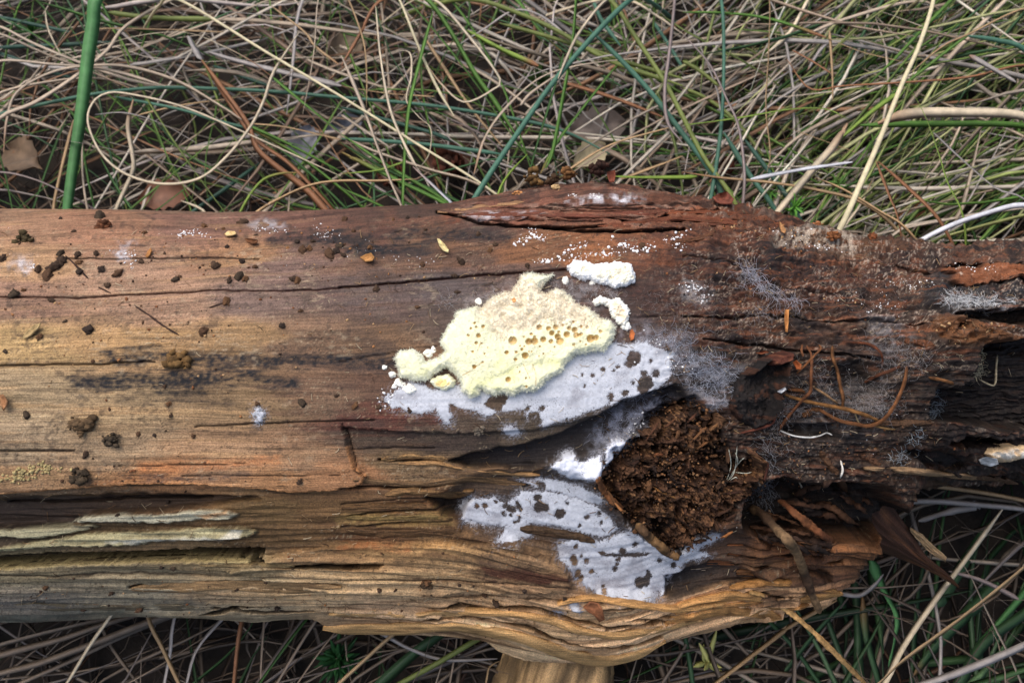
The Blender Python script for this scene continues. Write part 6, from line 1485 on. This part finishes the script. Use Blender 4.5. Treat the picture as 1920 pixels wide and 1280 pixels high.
# ---- the uncountable mass beneath: dry thatch, green grass, tufts
YB0, YB1 = -0.135, 0.060       # the log's footprint, roughly
def mass(name, label, n, zr, wr, lr, pal, region, heading, arch=(0, 0.02), curl=1.2, seg=9, seed=1, flat=0.07):
    r_ = np.random.default_rng(seed)
    xs, ys, hs = [], [], []
    while len(xs) < n:
        x = r_.uniform(region[0], region[1]); y = r_.uniform(region[2], region[3])
        if YB0 + 0.01 < y < YB1 - 0.015 and x < 0.19: continue
        if YB0 + 0.055 < y < YB1 and x >= 0.19: continue
        if y > YB1 - 0.02 and y < 0.15 and x < 0.1 and zr[1] > 0.03 and r_.random() < 0.5: continue
        xs.append(x); ys.append(y); hs.append(heading(x, y, r_))
    xs, ys, hs = np.array(xs), np.array(ys), np.array(hs)
    L = r_.uniform(lr[0], lr[1], n); t = np.linspace(-0.5, 0.5, seg)
    k1 = r_.standard_t(3, n) * curl * 0.6; k2 = r_.normal(0, curl * 0.8, n)
    ph = hs[:, None] + k1[:, None] * t[None] + k2[:, None] * (t[None] ** 2 - 0.08) * 2
    st = (L / (seg - 1))[:, None]
    X = xs[:, None] + np.cumsum(np.cos(ph) * st, 1) - L[:, None] * 0.5 * np.cos(hs)[:, None]; Y = ys[:, None] + np.cumsum(np.sin(ph) * st, 1) - L[:, None] * 0.5 * np.sin(hs)[:, None]
    z0 = r_.uniform(zr[0], zr[1], n)
    sl = r_.normal(0, 0.10, n)
    Z = z0[:, None] + (sl * L)[:, None] * t[None] + r_.uniform(arch[0], arch[1], n)[:, None] * np.sin(math.pi * (t[None] + 0.5)) + 0.003 * np.sin(t[None] * 9 + xs[:, None] * 90)
    Z = np.maximum(Z, 0.004)
    near = (Y > YB0 - 0.02) & (Y < YB1 + 0.02)
    Z = np.where(near, np.minimum(Z, 0.05), Z)
    P = np.stack([X, Y, Z], -1)
    W = r_.uniform(wr[0], wr[1], n)[:, None] * (np.clip(0.2 + (t + 0.5) * 5, 0, 1) * np.clip(0.08 + (0.5 - t) * 1.7, 0, 1))[None]
    roll = r_.uniform(-0.9, 0.9, n)[:, None] + r_.normal(0, 0.6, n)[:, None] * t[None]
    v, f = tubes(P, W, flat, 4, roll=roll)
    cidx = r_.integers(0, len(pal), n)
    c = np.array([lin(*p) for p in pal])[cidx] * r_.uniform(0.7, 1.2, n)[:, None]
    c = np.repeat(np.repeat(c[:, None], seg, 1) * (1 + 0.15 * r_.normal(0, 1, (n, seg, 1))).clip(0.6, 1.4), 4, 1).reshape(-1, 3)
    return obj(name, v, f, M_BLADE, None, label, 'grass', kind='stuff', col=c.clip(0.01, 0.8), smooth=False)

DRY = [(192, 176, 156), (178, 160, 138), (206, 194, 176), (156, 136, 116), (170, 162, 154), (150, 112, 82), (126, 104, 86), (182, 170, 162)]
LOW = [(92, 76, 62), (76, 62, 51), (112, 95, 78), (64, 51, 42), (88, 78, 70), (84, 60, 45)]
def hd_mix(x, y, r_):
    if y < YB0:                                     # below the log
        return r_.normal(0.45, 0.6) if x < 0 else r_.uniform(0, math.pi)
    if x > 0.13: return r_.normal(0.65 - 0.5 * (x - 0.13) / 0.3, 0.42) + (math.pi if r_.random() < 0.5 else 0)
    if x < -0.12: return r_.normal(0.1, 0.62)
    return r_.uniform(0, math.pi)
mass('thatch_grass', 'brown matted thatch of dead grass lying on the soil', 2200, (0.003, 0.018), (0.0012, 0.0032), (0.05, 0.16), LOW, (-0.62, 0.62, -0.46, 0.55), lambda x, y, r_: r_.uniform(0, math.pi), (0, 0.006), seed=31)
mass('dry_grass', 'tangled mass of thin dry beige grass', 1000, (0.012, 0.048), (0.0011, 0.0042), (0.10, 0.34), DRY, (-0.62, 0.62, 0.03, 0.55), hd_mix, (0, 0.02), 0.95, seed=32)
mass('dry_grass', 'pale dense dry grass beyond the rotten end', 620, (0.02, 0.074), (0.0014, 0.0034), (0.12, 0.34), DRY[:5] + [(204, 194, 174)], (0.10, 0.62, 0.05, 0.55), hd_mix, (0, 0.02), 0.8, seed=33)
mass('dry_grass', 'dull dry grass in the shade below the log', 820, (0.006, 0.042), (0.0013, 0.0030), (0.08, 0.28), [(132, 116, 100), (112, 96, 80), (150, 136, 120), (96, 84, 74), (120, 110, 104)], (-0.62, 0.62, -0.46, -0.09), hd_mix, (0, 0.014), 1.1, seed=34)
GRN = [(84, 118, 48), (62, 98, 40), (100, 130, 58), (70, 104, 66), (110, 124, 62)]
mass('green_grass', 'thin fresh green grass growing through the dry mat', 420, (0.015, 0.055), (0.0012, 0.0024), (0.10, 0.28), GRN, (-0.55, 0.30, 0.04, 0.5), lambda x, y, r_: r_.normal(-0.9 if r_.random() < 0.6 else 0.9, 0.5), (0.0, 0.02), 0.7, seed=35)
mass('green_grass', 'soft tuft of green grass fanning out beyond the rotten end', 950, (0.02, 0.078), (0.0014, 0.0029), (0.12, 0.30), GRN + [(136, 146, 84), (154, 158, 100), (168, 168, 118), (120, 142, 70)], (0.20, 0.6, 0.09, 0.5), lambda x, y, r_: r_.normal(0.75 - 1.3 * (x - 0.2), 0.28), (0.0, 0.02), 0.6, seed=36)
mass('green_grass', 'dark green grass below the rotten end', 210, (0.006, 0.035), (0.0022, 0.0056), (0.10, 0.24), [(52, 80, 48), (62, 92, 54), (46, 68, 44), (80, 106, 72)], (0.12, 0.6, -0.45, -0.06), lambda x, y, r_: r_.normal(0.95, 0.45), (0.0, 0.012), 0.6, seed=37, flat=0.07)
mass('green_grass', 'sparse dark green grass below the log', 90, (0.006, 0.035), (0.0018, 0.0045), (0.08, 0.2), [(40, 72, 40), (52, 84, 44)], (-0.55, 0.2, -0.45, -0.14), lambda x, y, r_: r_.normal(0.9, 0.6), (0.0, 0.012), 0.6, seed=38)

# spikelet bristles, leaves, cone, sprigs
def leaf(px, py, z, L, w, ang, col, label, tilt=0.2):
    n, k = 12, 7
    t = np.linspace(0, 1, n); s_ = np.linspace(-1, 1, k)
    wd = w * np.sin(math.pi * np.clip(t, 0.02, 0.98)) ** 0.7
    X = (t[:, None] - 0.5) * L + 0 * s_; Y = s_[None] * wd[:, None] * 0.5 * (1 + 0.12 * np.sin(t * 31)[:, None])
    Z = 0.12 * L * np.sin(t * 3)[:, None] + np.abs(s_)[None] * w * 0.18 + 0.04 * L * fbm(t[:, None] * 4 + px, s_[None] * 2 + 0 * t[:, None], 2, 620)
    top = np.stack([X, Y, Z], -1).reshape(-1, 3); bot = top - [0, 0, 0.0005]
    F1 = grid_faces(n, k); F2 = F1[:, ::-1] + n * k
    vein = np.exp(-(s_ / 0.12) ** 2)[None] * np.ones((n, 1))
    c = lin(*col) * (1 + 0.3 * fbm(t[:, None] * 9 + py, s_[None] * 4 + 0 * t[:, None], 3, 625))[..., None] * (1 + 0.25 * vein)[..., None]
    c = c.reshape(-1, 3)
    o = obj('dead_leaf', np.vstack([top, bot]), np.vstack([F1, F2]), M_BLADE, None, label, 'leaf', col=np.vstack([c, c * 0.8]).clip(0.01, 0.8))
    o.location = Vector(ground_pt(px, py, z)); o.rotation_euler = (tilt, rg.uniform(-0.3, 0.3), ang)
leaf(310, 372, 0.035, 0.034, 0.022, 0.3, (132, 92, 72), 'reddish brown dead leaf against the upper edge of the log')
leaf(50, 300, 0.03, 0.04, 0.026, -0.6, (128, 106, 84), 'tan dead leaf deep in the shaded mat')
leaf(1120, 245, 0.03, 0.042, 0.028, 0.2, (116, 104, 96), 'grey-brown dead leaf under the crossing rush stems')
leaf(1105, 295, 0.05, 0.03, 0.018, 0.7, (176, 162, 128), 'pale papery dead leaf just behind the crest of the log')
leaf(570, 275, 0.04, 0.03, 0.02, 1.2, (128, 128, 134), 'bluish grey dead leaf beside the green blades')
leaf(655, 85, 0.03, 0.04, 0.026, 0.9, (112, 96, 76), 'dull brown dead leaf far behind the log')
leaf(850, 300, 0.02, 0.04, 0.03, -0.4, (84, 52, 40), 'dark red-brown dead leaf below the pale straw')
leaf(645, 240, 0.03, 0.028, 0.016, 0.5, (120, 122, 132), 'small blue-grey leaf among the dry blades')
leaf(1715, 395, 0.05, 0.03, 0.012, 0.4, (150, 100, 66), 'small orange-brown leaf near the broken end')
leaf(1150, 130, 0.02, 0.04, 0.024, 1.4, (92, 76, 60), 'dark curled dead leaf beneath the rush stems')
def cone(px, py, z, r, label):
    """small conifer cone: overlapping scales round a core"""
    root = bpy.data.objects.new('conifer_cone', None); COLL.objects.link(root)
    root['label'] = label; root['category'] = 'cone'; root.location = Vector(ground_pt(px, py, z)); root.rotation_euler = (0.5, 0.3, rg.uniform(0, 6))
    me = blob_mesh('core', rp, (52, 32, 24), 0.1, 2)
    o = bpy.data.objects.new('core', me); COLL.objects.link(o); o.parent = root; o.scale = (r * 0.62, r * 0.62, r * 0.9)
    sv = np.array([(0, -0.5, 0), (0, 0.5, 0), (0.9, 0.55, 0.12), (1.15, 0, 0.2), (0.9, -0.55, 0.12), (0, -0.5, -0.12), (0, 0.5, -0.12), (0.9, 0.5, 0.0), (1.1, 0, 0.05), (0.9, -0.5, 0.0)]) * 0.45
    sf = [[0, 4, 3], [0, 3, 2], [0, 2, 1], [5, 8, 9], [5, 7, 8], [5, 6, 7], [0, 5, 9], [0, 9, 4], [4, 9, 8], [4, 8, 3], [3, 8, 7], [3, 7, 2], [2, 7, 6], [2, 6, 1], [1, 6, 5], [1, 5, 0]]
    sm = mesh_data('scale', sv, np.array(sf), M_BIT, lin(92, 52, 38) * np.linspace(0.7, 1.3, 10)[:, None], smooth=False)
    for k in range(40):
        a = k * 2.399; h = -0.85 + 1.7 * k / 39; q = math.sqrt(max(0.05, 1 - h * h))
        s_ = bpy.data.objects.new('scale', sm); COLL.objects.link(s_); s_.parent = root
        s_.location = (math.cos(a) * q * r * 0.5, math.sin(a) * q * r * 0.5, h * r * 0.85); s_.rotation_euler = (0, -0.5, a); s_.scale = (r, r, r)
cone(845, 305, 0.04, 0.012, 'red-brown conifer cone half hidden under the grass behind the log')
cone(1360, 312, 0.055, 0.007, 'tiny dark conifer cone beside the light rush stem')
cone(738, 330, 0.035, 0.010, 'dark conifer cone below the long pale straw')

def sprig(px, py, z, n, L, w, col, label, name='moss_sprig'):
    root = bpy.data.objects.new(name, None); COLL.objects.link(root); root.location = Vector(ground_pt(px, py, z)); root['label'] = label; root['category'] = 'plant'
    st = np.array([[0, 0, -z * 0.9], [0.002, 0.001, -z * 0.4], [0.001, 0, 0.0]])
    v, f = tubes(catmull(st, 10)[None], np.full((1, 10), w * 0.5), 1.0, 5)
    obj('stem', v, f, M_BLADE, root, col=lin(*col) * 0.7)
    for k in range(n):
        a = rg.uniform(0, 6.28); e = rg.uniform(0.2, 1.3); l = L * rg.uniform(0.6, 1.2)
        d = np.array([math.cos(a) * math.cos(e), math.sin(a) * math.cos(e), math.sin(e)])
        b = np.array([0, 0, -rg.uniform(0, 0.6) * L])
        P = np.stack([b + d * l * s for s in (0, 0.3, 0.65, 1.0)]) + np.array([[0, 0, 0], [0, 0, 0.0004], [0, 0, 0.0003], [0, 0, -0.0008]])
        v, f = tubes(P[None], (np.array([0.4, 1, 0.85, 0.1]) * w)[None], 0.2, 4)
        obj('leaf', v, f, M_BLADE, root, col=lin(*col) * rg.uniform(0.75, 1.25))
sprig(1490, 388, 0.10, 22, 0.010, 0.0018, (96, 150, 60), 'bright green moss sprig against the rotten upper edge')
sprig(1445, 360, 0.075, 14, 0.009, 0.0016, (90, 142, 60), 'small green moss sprig between the rush stems')
sprig(1575, 345, 0.08, 14, 0.009, 0.0016, (96, 136, 60), 'green moss sprig under the level white straw')
sprig(632, 1235, 0.03, 46, 0.016, 0.0032, (46, 92, 48), 'bushy dark green herb sprig below the log', 'herb_sprig')
sprig(1330, 1240, 0.05, 8, 0.018, 0.003, (206, 202, 120), 'pale yellow grass floret below the torn wood', 'grass_floret')
sprig(1010, 150, 0.03, 30, 0.014, 0.003, (70, 96, 44), 'leafy green herb sprig deep behind the log', 'herb_sprig')
sprig(60, 60, 0.03, 30, 0.016, 0.0032, (66, 108, 50), 'leafy green herb sprig beside the broad green blade', 'herb_sprig')
